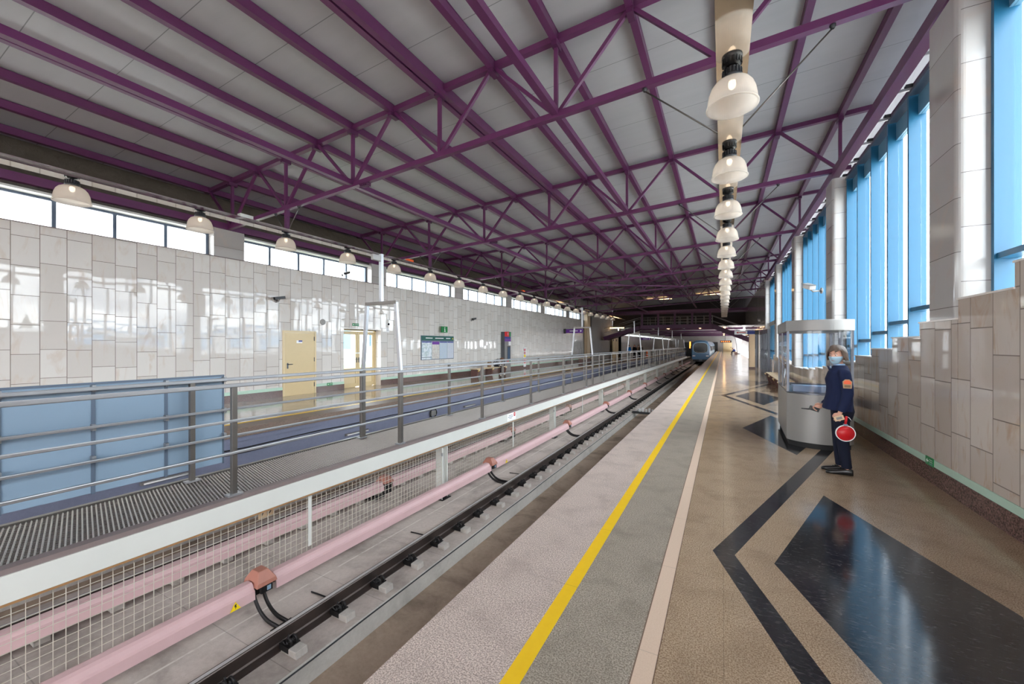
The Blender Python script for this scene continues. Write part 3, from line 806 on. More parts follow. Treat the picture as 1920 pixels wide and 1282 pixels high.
m = MB(); m.box(WF+.065, WN-.088, -.09+PIT*ng, WE, -.012, -.004, M_grate); tag(m.build('walkway_plate'), 'distant stretch of the walkway deck leading towards the train', 'grating')
t = thing('walkway_beam', 'long white painted channel beam carrying the near edge of the walkway', 'beam', (WN, 0, 0))
m = MB(); m.box(-.02, .03, Y0, WE, -.235, -.03, M_whitepaint); m.box(-.10, -.02, Y0, WE, -.235, -.215, M_whitepaint); m.build('fascia', t)
m = MB(); m.box(-.085, .015, Y0, WE, -.03, .012, M_gratedge); m.build('edge_angle', t)
m = MB(); m.box(-.075, .012, Y0, WE, -.262, -.235, M_wood); m.build('packing_strip', t)
t = thing('walkway_beam', 'brown edge beam carrying the walkway side towards the opposite track', 'beam', (WF, 0, 0))
m = MB(); m.box(-.03, .06, Y0, WE, -.2, -.012, M_gratedge); m.build('web', t)
m = MB(); m.box(-.03, .03, Y0, WE, -.012, .012, M_steel_d); m.build('edge_angle', t)
# support posts, I section
def make_support():
    t = thing('support_post', '', 'post')
    m = MB(); h0, h1 = -1.285, -.265
    m.box(-.075, .075, -.09, -.075, h0, h1, M_whitepaint); m.box(-.075, .075, .075, .09, h0, h1, M_whitepaint); m.box(-.006, .006, -.075, .075, h0, h1, M_whitepaint); m.build('column', t)
    m = MB(); m.box(-.12, .12, -.13, .13, h0, h0+.02, M_clip); m.build('base_plate', t)
    m = MB(); m.tube([(.09,-.105,h0+.02),(.09,-.105,h1-.02)], .009, M_whitepaint, 8); m.box(.076, .1, -.12, -.09, h1-.18, h1-.12, M_steel); m.build('conduit', t)
    return t
SPY = [.5+5.61*k for k in range(11)]
sp = make_support(); sp['group'] = 'white posts under the walkway'
for k, y in enumerate(SPY[1:]):
    lab = 'white steel post under the walkway beam, %s visible from the camera end' % ORD[k]
    if k == 0: sp.location = (-4.76, y, 0); sp['label'] = lab
    else: dup(sp, (-4.76, y, 0), lab)
# wire mesh panels between the posts
def make_mesh():
    t = thing('mesh_panel', '', 'fence')
    m = MB(); L = 5.42; z0, z1 = -1.02, -.26; r = .0022
    n = int(L/.07)
    for i in range(n+1): y = i*L/n; m.box(-r, r, y-r, y+r, z0, z1, M_wire)
    for i in range(11): z = z1-.03 - i*.07; m.box(-r, r, 0, L, z-r, z+r, M_wire)
    m.build('wire_mesh', t)
    m = MB(); m.box(.004, .012, L/2-.022, L/2+.022, -.93, -.235, M_whitepaint); m.build('flat_strip', t)
    return t
ms = make_mesh(); ms['group'] = 'wire mesh panels under the walkway'
for k in range(9):
    y = SPY[k]+.095
    lab = 'grey wire mesh panel below the walkway beam, %s from the camera end' % ORD[k]
    if k == 0: ms.location = (-4.70, y, 0); ms['label'] = lab
    else: dup(ms, (-4.70, y, 0), lab)
# handrails
def make_rail(x, side, name_label):
    t = thing('handrail', name_label, 'handrail', (x, 0, 0), group='steel handrails of the walkway')
    ps = [2.42-PIT*2 + PIT*k for k in range(25)]
    for y in ps:
        if y > WE: continue
        m = MB(); m.box(-.026, .026, y-.026, y+.026, .012, 1.19, M_steel_d); o = m.build('post', t, bevel=.004)
        m = MB(); m.box(-.044, .044, y-.075, y+.075, .012, .03, M_steel); m.build('base_plate', o)
    m = MB(); m.box(-.03, .03, Y0, WE, 1.185, 1.225, M_steel); m.build('top_rail', t, bevel=.008)
    for z in (.824, .478):
        m = MB(); m.box(.026*side-.004, .026*side+.022*side, Y0, WE, z-.015, z+.015, M_steel); m.build('middle_rail', t, bevel=.006)
    return t
make_rail(-4.72, 1, 'brushed steel handrail along the walkway edge beside the near track')
make_rail(-5.62, 1, 'brushed steel handrail along the walkway edge beside the opposite track')
# tapering portal frames that hold the light bar
def make_portal():
    t = thing('portal_frame', '', 'frame')
    for s, x0, x1 in ((1, .44, .335), (-1, -.44, -.335)):
        m = MB(); m.beam((x0,0,1.2),(x1,0,2.36), .055, .05, M_steel, up=(0,1,0)); m.beam((x0,0,.012),(x0,0,1.2), .062, .062, M_steel_d, up=(0,1,0)); m.build('leg', t)
    m = MB(); m.beam((-.36,0,2.36),(.36,0,2.36), .055, .055, M_steel_d, up=(0,0,1)); m.build('cross_bar', t)
    m = MB(); m.beam((0,0,2.385),(0,0,3.2), .055, .055, M_steel, up=(0,1,0)); m.build('pole', t)
    m = MB(); m.box(-.03, .03, -.2, -.03, 3.07, 3.17, M_alu); m.build('pole_head_box', t, bevel=.006)
    return t
pf = make_portal(); pf['group'] = 'portal frames on the walkway'
for k, y in enumerate([4.985, 16.0, 27.0, 38.0, 49.0, 60.0]):
    lab = 'tapering steel portal frame standing on the walkway, %s from the camera end' % ORD[k]
    if k == 0: pf.location = (XB, y, 0); pf['label'] = lab
    else: dup(pf, (XB, y, 0), lab)
# pale blue boards on the far handrail
def make_board():
    t = thing('wind_board', '', 'board')
    m = MB(); m.box(-.012, .0, .006, .600, .125, 1.245, M_panelblue); m.build('board', t, bevel=.003)
    m = MB(); m.box(-.004, .008, .0, .012, .115, 1.255, M_frame_l); m.box(.0, .008, .588, .606, .115, 1.255, M_frame_l); m.box(-.02, .012, 0, .606, 1.24, 1.262, M_frame_l); m.build('edge_strip', t)
    for z in (1.2, .80, .475):
        m = MB(); m.box(.0, .06, .58, .61, z-.03, z+.035, M_steel); m.build('clamp', t)
    return t
wb = make_board(); wb['group'] = 'pale blue boards on the walkway handrail'
for k in range(4):
    lab = 'pale blue sheet board clamped to the handrail, %s from the end beside the steel post' % ORD[k]
    y = 2.212-.606*k
    if k == 0: wb.location = (-5.728, y, 0); wb['label'] = lab
    else: dup(wb, (-5.728, y, 0), lab)
# picket number plate hanging under the walkway
t = thing('number_plate', 'small tan number plate hanging behind the wire mesh under the walkway', 'sign', (-5.05, 2.9, -.35), 0)
m = MB(); m.box(-.005, .005, -.03, .16, -.15, 0, M_slat); m.build('plate', t)
for (ch_, yy, sz) in (('7', .0, .11), ('9', .085, .11)):
    text_part('digit', ch_, sz, M_black, t, (.007, yy-.01, -.12), (PI/2, 0, PI/2))
m = MB(); m.box(.0055, .0065, .072, .076, -.14, -.01, M_black); m.build('divider_line', t)
m = MB(); m.beam((0,.06,0),(0,.06,.13),.02,.006,M_steel,up=(1,0,0)); m.build('hanger', t)
# small notice on the walkway beam
t = thing('beam_notice', 'small white notice with a red round mark on the white walkway beam', 'sign', (WN+.032, 8.72, -.13))
m = MB(); m.box(0, .004, -.28, .17, -.075, .10, M_white); m.build('plate', t)
m = MB(); m.lathe([(0,0),(.05,0),(.05,.003),(0,.003)], M_red, 16, M=Matrix.Translation((.004,.10,.05)) @ Matrix.Rotation(PI/2,4,'Y')); m.box(.0075,.009,.065,.135,.042,.058,M_white); m.build('red_mark', t)
for q, (a, b) in enumerate(((-.2,.0),(-.24,.03),(-.17,-.03))):
    m = MB(); m.box(.004, .0055, a, b, .05-q*.035-.008, .05-q*.035+.004, M_frame_l); m.build('text_line', t)
# ------------------------------------------------------------------ rails, fastenings, contact rails
ZRT = -1.10
def rail_prof(): return [(-.075,-.18),(.075,-.18),(.075,-.168),(.02,-.145),(.011,-.13),(.011,-.05),(.036,-.035),(.036,-.008),(.030,0),(-.030,0),(-.036,-.008),(-.036,-.035),(-.011,-.05),(-.011,-.13),(-.02,-.145),(-.075,-.168)]
for x, lab in ((-3.81,'dark running rail with a shiny head, beside the drain trough of the near track'), (-2.29,'running rail of the near track below the platform edge'),
               (-6.22,'running rail of the opposite track beside the walkway'), (-7.74,'running rail of the opposite track below the opposite platform')):
    t = thing('running_rail', lab, 'rail', (x, 0, ZRT), group='running rails')
    m = MB(); m.prism(rail_prof(), Y0, 100, M_rail, axis='y'); m.build('rail_body', t)
    m = MB(); m.box(-.018, .018, Y0, 100, 0, .002, M_railtop); m.build('rail_head', t)
def make_block(s):
    t = thing('rail_block', '', 'rail fastening')
    m = MB(); m.prism([(.06,-.19),(.31,-.19),(.30,-.115),(.11,-.125),(.08,-.16)], -.06, .06, M_block, axis='y'); m.build('concrete_block', t, bevel=.006)
    m = MB(); m.box(.05, .19, -.062, .062, -.165, -.11, M_clip)
    for q in (-.028, .028): m.tube([(.15+.038*math.cos(a), q, -.085+.034*math.sin(a)) for a in [2*PI*i/10 for i in range(10)]], .0105, M_clip, 6, closed=True)
    m.tube([(.06,-.045,-.118),(.09,-.045,-.085),(.12,-.045,-.115),(.12,.045,-.115),(.09,.045,-.085),(.06,.045,-.118)], .012, M_clip, 6)
    m.lathe([(.018,0),(.018,.035),(.009,.037),(.009,.06),(0,.06)], M_clip, 6, (.1,0,-.11)); m.build('clip', t)
    return t
bk = make_block(1)
bk['group'] = 'rail blocks beside the near rail'
n = 0
yb = 1.275
for k in range(100):
    y = yb + .557*k
    if k < 20: lab = 'concrete block with dark clip beside the near rail, %s from the camera end' % ORD[k]
    else: lab = 'small distant concrete block with dark clip in the long row beside the near rail'
    if k == 0: bk.location = (-3.81, y, ZRT); bk['label'] = lab
    else: dup(bk, (-3.81, y, ZRT), lab)
for k in range(60):
    y = .74 + .557*k
    if k < 20: lab = 'concrete block beside the opposite track rail behind the mesh, %s from the camera end' % ORD[k]
    else: lab = 'small distant concrete block beside the opposite track rail'
    dup(bk, (-6.22, y, ZRT), lab, group='rail blocks beside the opposite rail')
# contact rails: pink covers, one piece per track; brackets with terracotta caps
def cover(x, a, b, lab, grp):
    t = thing('contact_rail', lab, 'contact rail', (x, 0, 0), group=grp)
    pr = [(-.09,-1.03),(-.105,-.96),(-.07,-.885),(-.035,-.868),(.035,-.868),(.062,-.885),(.078,-.925),(.098,-.94),(.105,-1.03),(.088,-1.03),(.085,-.96),(.03,-.89),(-.03,-.89),(-.08,-.96)]
    m = MB(); m.prism(pr, a, b, M_pink, axis='y'); m.build('cover', t)
    m = MB(); m.box(-.045, .045, a, b, -.985, -.90, M_rail); m.build('conductor_rail', t)
    return t
BY = [2.55+4.83*k for k in range(-1, 12)]; BY2 = [.461+5.013*k for k in range(-1, 9)]
for k, (a, b) in enumerate(zip(BY, BY[1:] + [66])):
    cover(-4.45, a+.113, b-.113, 'pink covered contact rail section beside the near track, %s from the camera end' % ORD[k], 'contact rail of the near track')
for k, (a, b) in enumerate(zip(BY2, BY2[1:] + [60])):
    cover(-5.6, a+.113, b-.113, 'pink covered contact rail section behind the mesh, %s from the camera end' % ORD[k], 'contact rail of the opposite track')
def make_bracket():
    t = thing('contact_rail_bracket', '', 'bracket')
    m = MB(); v = []
    # peaked cap
    v = [(-.125,-.11,-.915),(.13,-.11,-.925),(.13,.11,-.925),(-.125,.11,-.915),
         (-.115,-.10,-.872),(.12,-.10,-.882),(.12,.10,-.882),(-.115,.10,-.872),
         (-.07,-.05,-.788),(.05,-.05,-.79),(.05,.05,-.79),(-.07,.05,-.788)]
    m.add(v, [(0,3,2,1),(0,1,5,4),(1,2,6,5),(2,3,7,6),(3,0,4,7),(4,5,9,8),(5,6,10,9),(6,7,11,10),(7,4,8,11),(8,9,10,11)], M_cap)
    m.build('cap', t, bevel=.006)
    m = MB(); m.box(.08, .119, -.06, .06, -1.0, -.925, M_clip); m.box(.118, .124, .0, .04, -.985, -.94, M_panelblue); m.build('insulator', t); m = MB(); m.box(-.115, -.08, -.07, .07, -1.1, -.925, M_clip); m.build('back_plate', t)
    arc = []
    for i in range(13):
        a = PI + (PI/2)*i/12
        arc.append((.28+.34*math.cos(a), 0, -.93+.33*math.sin(a)))
    arc = [(-.06,0,-.90)] + arc + [(.54,0,-1.265)]
    for q in (-.05, .05):
        m = MB()
        m.tube([(p[0], q, p[2]) for p in arc], .026, M_clip, 8, flat=.55, up=(0,1,0)); m.build('arm', t)
    m = MB(); m.box(.36, .55, -.11, .11, -1.285, -1.268, M_clip)
    for q in (-.07, .07): m.lathe([(.016,0),(.016,.03),(0,.032)], M_clip, 6, (.50,q,-1.268))
    m.build('foot_plate', t)
    return t
br = make_bracket(); br['group'] = 'brackets of the near contact rail'
for k in range(12):
    y = 2.55 + 4.83*k
    lab = 'terracotta capped bracket on the near pink contact rail, %s from the camera end' % ORD[k]
    if k == 0: br.location = (-4.45, y, 0); br['label'] = lab
    else: dup(br, (-4.45, y, 0), lab)
for k in range(8):
    y = .461 + 5.013*k
    dup(br, (-5.6, y, 0), 'terracotta capped bracket on the pink rail behind the mesh, %s from the camera end' % ORD[k], rz=PI, group='brackets of the opposite contact rail')
# yellow warning triangles on the cover
for k, y in enumerate((2.24, 7.92)):
    t = thing('warning_label', ('yellow triangular warning sticker on the pink cover, first from the camera end', 'yellow triangular warning sticker on the pink cover, second from the camera end')[k], 'sticker', (-4.339, y, -.985), group='warning stickers')
    m = MB(); m.prism([(-.05,-.038),(.05,-.038),(0,.045)], 0, .003, M_yellow, axis='x'); m.build('triangle', t)
    m = MB(); m.prism([(-.008,.02),(.012,.022),(.003,.002),(.012,.0),(-.006,-.03),(.0,-.006),(-.01,-.004)], .003, .004, M_black, axis='x'); m.build('bolt_symbol', t)
# cable along the trough ledge
cb = MB(); cb.tube([(-3.37+.004*math.sin(i*1.7), Y0+i*.6, -1.268+.003*math.sin(i*2.3)) for i in range(150)], .008, M_black, 6); tag(cb.build('ledge_cable'), 'thin black cable lying along the concrete ledge of the drain trough', 'cable')
# thin cross bars on the bed
for k, y in enumerate((3.05, 4.75, 8.0)):
    m = MB(); m.tube([(-4.3,y,-1.268),(-4.0,y+.01,-1.262),(-3.9,y,-1.27)], .009, M_clip, 6); tag(m.build('bonding_wire'), 'short dark bonding wire on the track bed, %s from the camera end' % ORD[k], 'cable', 'bonding wires on the track bed')
# cables, lamps and a hand loop on the side of the opposite platform
for z, lab, r in ((-.47,'thick dark cable bundle slung along the side of the opposite platform',.028), (-.40,'thin dark cable along the side of the opposite platform',.012)):
    m = MB(); m.tube([(EDGE2-.08+.02, Y0+i*.8, z+.012*math.sin(i*2.1)+.008*math.sin(i*.7)) for i in range(95)], r, M_rubber, 6); tag(m.build('platform_cable'), lab, 'cable', 'cables on the opposite platform side')
for k, y in enumerate((3.3, 7.35, 12.6)):
    t = thing('tube_light', 'short grey tube light fitting on the opposite platform side, %s from the camera end' % ORD[k], 'light', (EDGE2-.09, y, -.66), group='tube light fittings')
    m = MB(); m.box(-.03, .04, -.36, .36, -.02, .03, M_alu); m.build('housing', t)
    m = MB(); m.tube([(.05,-.33,0),(.05,.33,0)], .014, M_white, 8); m.build('tube', t)
t = thing('cable_coil', 'black cable coil hung on the side of the opposite platform', 'cable', (EDGE2-.07, 10.45, -.62))
m = MB(); m.tube([(0, .17*math.cos(a), .14*math.sin(a)) for a in [2*PI*i/24 for i in range(24)]], .018, M_rubber, 8, closed=True); m.build('coil', t)
m = MB(); m.box(-.03, .02, -.12, .12, -.08, .08, M_alu); m.build('box', t)
# ------------------------------------------------------------------ attendant's booth: D-shaped, grey below, glass above, aluminium ring
def dshape(hw, sag, depth, n=40, ins=0.0):
    """outline: curved front towards -Y, straight sides, back at +depth; origin at mid front"""
    r = (hw*hw + sag*sag)/(2*sag); a0 = math.asin(hw/r)
    p = []
    for i in range(n+1):
        a = -a0 + 2*a0*i/n
        p.append((r*math.sin(a)*(1-ins/hw), r - r*math.cos(a) + ins))
    p += [(hw-ins, depth-ins), (-(hw-ins), depth-ins)]
    return p
BX, BYY = 1.36, 7.765
t = thing('attendant_booth', 'grey curved attendant booth with glass upper half and aluminium ring on top', 'booth', (BX, BYY, 0), R(-2))
HW, SG, DP = .435, .235, 2.0
m = MB(); m.prism(dshape(HW, SG, DP, ins=.03), 0, .09, M_rubber); m.build('plinth', t)
m = MB(); m.prism(dshape(HW, SG, DP), .085, .855, M_alu); m.build('lower_shell', t, bevel=.006)
m = MB(); m.prism(dshape(HW, SG, DP, ins=.012), .855, .875, M_alu_d); m.build('rubber_seal', t)
m = MB(); m.prism([(-.33,.30),(.33,.30),(.33,.75),(-.33,.75)], .93, .955, M_desk); m.box(-.34,.34,.28,.31,.87,.97,M_desk); m.build('desk', t)
m = MB(); m.box(-.40, .40, .9, .93, .93, .965, M_alu_d); m.build('inner_ledge', t)
po = dshape(HW, SG, DP, ins=.01)
m = MB()
fr = po[:41]
for a, b in zip(fr, fr[1:]):
    m.add([(a[0],a[1],.875),(b[0],b[1],.875),(b[0],b[1],1.87),(a[0],a[1],1.87)], [(0,1,2,3)], M_glass_b, True)
m.build('front_glass', t)
for s, nm in ((-1, 'side_glass'), (1, 'side_glass')):
    m = MB(); m.box(s*(HW-.012)-.003, s*(HW-.012)+.003, SG+.05, DP-.05, .875, 1.87, M_glass_b); m.build(nm, t)
for (x, y) in ((-HW+.02, SG+.02), (HW-.02, SG+.02), (-HW+.02, DP-.03), (HW-.02, DP-.03), (-HW+.02, 1.15), (HW-.02, 1.15)):
    m = MB(); m.box(x-.018, x+.018, y-.02, y+.02, .875, 1.87, M_alu_d); m.build('corner_post', t)
m = MB()
for q in range(3): m.tube([(-HW-.012, SG+.1, 1.55-.1*q), (-HW-.012, SG+.1, 1.52-.1*q)], .014, M_steel, 6)
m.tube([(-HW-.02, SG+.12, .95), (-HW-.02, SG+.12, 1.25)], .012, M_steel, 8); m.build('door_hardware', t)
m = MB(); m.prism(dshape(HW+.012, SG, DP), 1.87, 2.045, M_alu); m.build('top_ring', t, bevel=.008)
m = MB(); m.lathe([(.05,0),(.06,.01),(0,.012)], M_white, 14, (.0,.5,1.855)); m.build('ceiling_lamp', t)

# ------------------------------------------------------------------ benches: granite legs, cream slats
def make_bench(lab, loc, rz, L, legs):
    t = thing('platform_bench', lab, 'bench', loc, rz, 'platform benches')
    for y in legs:
        m = MB(); m.prism([(-.17,0),(.18,0),(.18,.36),(-.25,.36),(-.26,.30)], y-.075, y+.075, M_bench_stone, axis='y'); o = m.build('leg', t, bevel=.012)
        m = MB(); m.box(-.27, .18, y-.04, y+.04, .36, .385, M_alu_d); m.build('bearer', o)
        m = MB(); m.lathe([(.0,-.05),(.036,-.05),(.036,.05),(0,.05)], M_slat, 14, M=Matrix.Translation((-.275,y,.352)) @ Matrix.Rotation(PI/2,4,'X')); m.build('round_end', o)
    for i in range(4):
        x = -.26+.113*i; m = MB(); m.box(x, x+.1, 0, L, .385, .42, M_slat); m.build('slat', t, bevel=.006)
    return t
make_bench('long stone legged bench by the stepped wall behind the booth', (1.95, 16.25, 0), 0, 5.0, (.15, 1.7, 3.25, 4.85))
make_bench('granite legged bench by the opposite marble wall, where a person in plaid sits', (-11.2, 20.05, 0), PI, 3.15, (.15, 1.6, 3.0))
make_bench('granite legged bench on the opposite platform before the tall cream pillar', (-11.2, 36.6, 0), PI, 2.6, (.15, 2.45))
make_bench('small distant bench at the end of the near platform', (1.9, 77.0, 0), 0, 1.95, (.15, 1.8))
# barrier tape on the bench legs
for k, (x, y, z, lab) in enumerate(((-10.938, 17.05, .31, 'yellow and black tape on the bench leg below the map board end'), (-10.938, 18.45, .31, 'yellow and black tape on the bench leg beside the seated person'), (1.688, 17.95, .31, 'yellow and black tape on a leg of the bench behind the booth'))):
    m = MB(); sx = 1 if x < 0 else -1
    for q in range(6): m.box(x, x+.004*sx, y-.09+q*.03, y-.06+q*.03, z-.02, z+.03, M_yellow if q % 2 == 0 else M_black)
    tag(m.build('barrier_tape'), lab, 'tape', 'tapes on bench legs')

# ------------------------------------------------------------------ cameras, discs, signs on the walls
def security_camera(loc, rz, lab, size=1.0, tilt=.15, house=None):
    t = thing('security_camera', lab, 'camera', loc, rz, 'security cameras')
    s = size
    m = MB(); m.lathe([(0,0),(.05*s,0),(.05*s,.012*s),(0,.012*s)], M_alu, 14, M=Matrix.Rotation(PI/2,4,'Y')); m.build('wall_plate', t)
    m = MB(); m.tube([(.01,0,0),(.13*s,0,-.01*s),(.18*s,0,.04*s)], .014*s, M_alu, 8); m.build('arm', t)
    M = Matrix.Translation((.18*s,0,.07*s)) @ Matrix.Rotation(tilt, 4, 'X')
    m = MB(); m.box(-.045*s,.045*s,-.16*s,.13*s,-.035*s,.035*s,house or M_alu,M); m.build('housing', t, bevel=.006)
    m = MB(); m.box(-.055*s,.055*s,-.2*s,.13*s,.037*s,.043*s,M_alu,M); m.build('sun_shield', t)
    m = MB(); m.lathe([(0,0),(.03*s,0),(.03*s,.006*s),(0,.006*s)], M_blackglass, 14, M=M @ Matrix.Translation((0,-.16*s,0)) @ Matrix.Rotation(PI/2,4,'X')); m.build('lens', t)
    return t
security_camera((XL, 7.55, 3.02), 0, 'dark security camera high on the marble wall above the cream metal door', 1.15, .2, M_black)
security_camera((XL, 18.5, 3.0), 0, 'dark security camera high on the opposite wall above the seated person', 1.1, .2, M_black)
security_camera((XR, 12.6, 3.02), PI+.2, 'pale security camera on the marble column behind the booth', 1.5, -.25, M_white)
security_camera((XR, 29.2, 3.08), PI, 'small pale security camera on a distant column by the entrance', 1.3, -.2, M_white)
security_camera((XL, 10.0, 4.2), .4, 'dark floodlight camera on the sill of the high windows by the portal pole', 1.1, .3, M_black)
t = thing('dome_camera', 'small dark dome camera above the white notice beside the double door', 'camera', (XL, 12.25, 2.5))
m = MB(); m.lathe([(0,0),(.055,0),(.055,.03),(0,.03)], M_white, 16, M=Matrix.Rotation(PI/2,4,'Y')); m.build('base', t)
m = MB(); m.ball((.05,0,0), .045,.045,.045, M_blackglass); m.build('dome', t)
t = thing('wall_notice', 'small white paper notice on the marble beside the double door', 'notice', (XL, 12.25, 2.26)); m = MB(); m.box(0,.004,-.08,.08,-.09,.09,M_white); m.build('paper', t)
for q in range(4):
    m = MB(); m.box(.004,.005,-.06,.05,.06-q*.035,.07-q*.035,M_frame_l); m.build('text_line', t)
t = thing('wall_speaker', 'round grey wall speaker on the marble between the two opposite doors', 'speaker', (XL, 9.2, 2.44))
m = MB(); m.lathe([(0,.03),(.085,.03),(.1,.02),(.105,0)], M_alu, 28, M=Matrix.Rotation(PI/2,4,'Y')); m.build('rim', t)
m = MB(); m.lathe([(0,.034),(.08,.031)], M_steel_d, 24, M=Matrix.Rotation(PI/2,4,'Y')); m.build('grille', t)
def green_sign(loc, rz, w, h, lab, arrow=True):
    t = thing('exit_sign', lab, 'sign', loc, rz, 'green signs')
    m = MB(); m.box(0,.008,-w/2,w/2,-h/2,h/2,M_green); m.build('plate', t)
    m = MB(); a = -w/2+h*.5
    m.prism([(a-h*.28,0),(a,h*.28),(a,h*.08),(a+h*.3,h*.08),(a+h*.3,-h*.08),(a,-h*.08),(a,-h*.28)], .008, .0095, M_white, axis='x'); m.build('arrow', t)
    for q in range(3):
        m = MB(); m.box(.008,.009,-w/2+h*1.0,w/2-h*.15,h*.22-q*h*.24-h*.05,h*.22-q*h*.24+h*.03,M_whitepaint if q < 2 else M_panelblue); m.build('text_line', t)
    return t
green_sign((XR-.011, 6.59, .247), PI, .20, .1, 'green arrow sign on the pale strip above the granite plinth behind the attendant')
green_sign((XL+.013, 9.47, .25), 0, .22, .1, 'green arrow sign on the low pale strip between the two opposite doors')
green_sign((XL+.013, 26.7, .25), 0, .24, .1, 'small green arrow sign on the low strip beyond the red fire box')
green_sign((XL+.006, 10.6, 2.41), 0, .30, .1, 'long green exit sign on the marble above the glazed double door')
t = thing('information_sign', 'green box sign with a white letter i above the map board', 'sign', (XL, 15.75, 2.4))
m = MB(); m.box(.06,.20,-.02,.02,-.06,.06,M_black); m.build('bracket', t)
m = MB(); m.box(.14,.20,-.13,.33,-.15,.15,M_green); m.build('box', t, bevel=.008)
m = MB(); m.box(.20,.203,.075,.125,-.10,.035,M_white); m.box(.2,.203,.05,.075,.01,.035,M_white); m.box(.2,.203,.04,.16,-.11,-.085,M_white); m.ball((.2,.1,.085),.004,.028,.028,M_white,12,6); m.build('letter_i', t)
t = thing('map_board', 'framed map and timetable board with a dark green header on the opposite marble wall', 'board', (XL, 15.56, 0))
L = 1.26
m = MB(); m.box(0,.03,-L,L,.93,2.08,M_frame_l); m.build('frame', t, bevel=.006)
m = MB(); m.box(.03,.036,-L+.02,L-.02,1.86,2.06,M_dkgreen); m.build('header', t)
for a, b in ((-.95,-.45),(-.25,.40),(.6,.95)):
    m = MB(); m.box(.036,.038,a,b,1.945,1.985,M_white); m.build('header_text', t)
m = MB(); m.prism([(1.1,1.93),(1.2,1.93),(1.15,2.0)], .036,.038,M_yellow,axis='x'); m.build('header_mark', t)
def paper(name, ca, cb, sc):
    mm, nt = newmat(name); tc = nd(nt,'ShaderNodeTexCoord'); n = noi(nt, tc.outputs['Object'], sc, 5, .7); n2 = noi(nt, tc.outputs['Object'], sc*.3, 2)
    bsdf(nt, mixc(nt, smooth(nt, n, .4, .6), ca, mixc(nt, n2, cb, srgb(196,206,190))), .25); return mm
PM = [paper('map_paper', srgb(226,232,238), srgb(170,196,220), 9), paper('town_plan', srgb(214,212,206), srgb(200,170,176), 12), paper('timetable_paper', srgb(190,204,226), srgb(170,186,212), 30), paper('rules_paper', srgb(206,210,228), srgb(184,190,214), 30)]
cuts = [-L+.03, -.5, .08, .70, L-.03]
for i in range(4):
    m = MB(); m.box(.03,.036,cuts[i]+.01,cuts[i+1]-.01,.96 if i else 1.06,1.81,PM[i]); o = m.build('poster', t)
    m = MB(); m.box(.036,.038,cuts[i]+.02,cuts[i+1]-.02,1.75 if i != 1 else 1.66,1.80,M_navy if i != 1 else M_purple_s); m.build('poster_heading', o)
m = MB(); m.box(.03,.036,cuts[0]+.01,cuts[1]-.01,.955,1.035,PM[0]); m.build('legend', t)
t = thing('help_point', 'tall wall help column with red, green and violet panels and a dark screen', 'kiosk', (XL+.02, 22.2, 0))
m = MB(); m.box(0,.26,-.40,.42,0.0,2.46,M_alu); m.build('body', t, bevel=.01)
m = MB(); m.box(.02,.262,-.407,-.40,0,2.46,M_alu_d); m.build('side_panel', t)
for a, b, z0, z1, mm in ((-.40,-.14,2.16,2.47,M_red),(-.13,.17,2.16,2.47,M_red),(.18,.42,2.16,2.47,M_green),(-.40,.42,2.02,2.15,M_navy),(-.40,.0,1.86,2.01,M_purple_s),(.02,.42,1.86,2.01,M_purple_s),(.12,.42,1.6,1.85,M_white),(-.08,.14,.5,.62,M_red),(.2,.38,.5,.62,M_green)):
    m = MB(); m.box(.26,.267,a,b,z0,z1,mm); m.build('panel', t)
m = MB(); m.box(.267,.27,.0,.06,2.24,2.42,M_white); m.build('pictogram', t)
m = MB(); m.box(.26,.268,-.05,.34,.68,1.56,M_black); m.build('screen_bezel', t); m = MB(); m.box(.268,.27,-.0,.3,.74,1.5,M_screen); m.build('screen', t)
t = thing('fire_point', 'white wall strip with red fire signs beside the help column', 'sign', (XL, 25.2, 0))
m = MB(); m.box(0,.02,-.2,.2,0.1,1.45,M_white); m.build('strip', t)
for z, mm in ((1.28,M_red),(1.06,M_red),(.86,M_yellow),(.6,M_red),(.42,M_red)):
    m = MB(); m.box(.02,.024,-.14,.14,z-.08,z+.08,mm); m.build('sign_square', t)
    if mm is M_red:
        m = MB(); m.box(.024,.026,-.03,.05,z-.05,z+.04,M_white); m.build('pictogram', t)
# hanging direction signs over the opposite platform
for k, (y, lab) in enumerate(((33.0, 'violet hanging direction sign over the opposite platform, by the second portal frame'), (69.0, 'small violet hanging direction sign far along the opposite platform'))):
    t = thing('direction_sign', lab, 'sign', (-11.6, y, 2.83-.22*k), group='violet direction signs')
    m = MB(); m.box(-.75,-.55,-.06,.06,-.2,.2,M_black); m.build('bracket_box', t)
    m = MB(); m.box(-.55,1.0,-.05,.05,-.17,.17,M_purple_s); m.build('panel', t, bevel=.02)
    m = MB(); m.box(-.2,.55,-.054,-.05,-.03,.04,M_white); m.build('text_line', t)
    m = MB(); m.prism([(.75,-.1),(.75,.1),(.92,0)], -.054,-.05,M_white,axis='y'); m.build('arrow', t)
# entrance sign, near side
t = thing('direction_sign', 'white and blue hanging direction sign by the entrance of the near platform', 'sign', (1.7, 30.0, 2.44), group='entrance signs')
m = MB(); m.box(-1.05,.1,-.04,.04,-.13,.13,M_white); m.build('panel', t, bevel=.03)
m = MB(); m.box(-.32,.1,-.045,-.04,-.11,.11,M_navy); m.build('blue_end', t); m = MB(); m.box(-.8,-.4,-.045,-.04,-.02,.03,M_red); m.build('red_text', t)
m = MB(); m.prism([(-.95,0),(-.82,-.07),(-.82,.07)], -.045,-.04,M_red,axis='y'); m.build('arrow', t)
m = MB(); m.box(.1,.32,-.1,.1,-.14,.14,M_black); m.build('bracket_box', t)
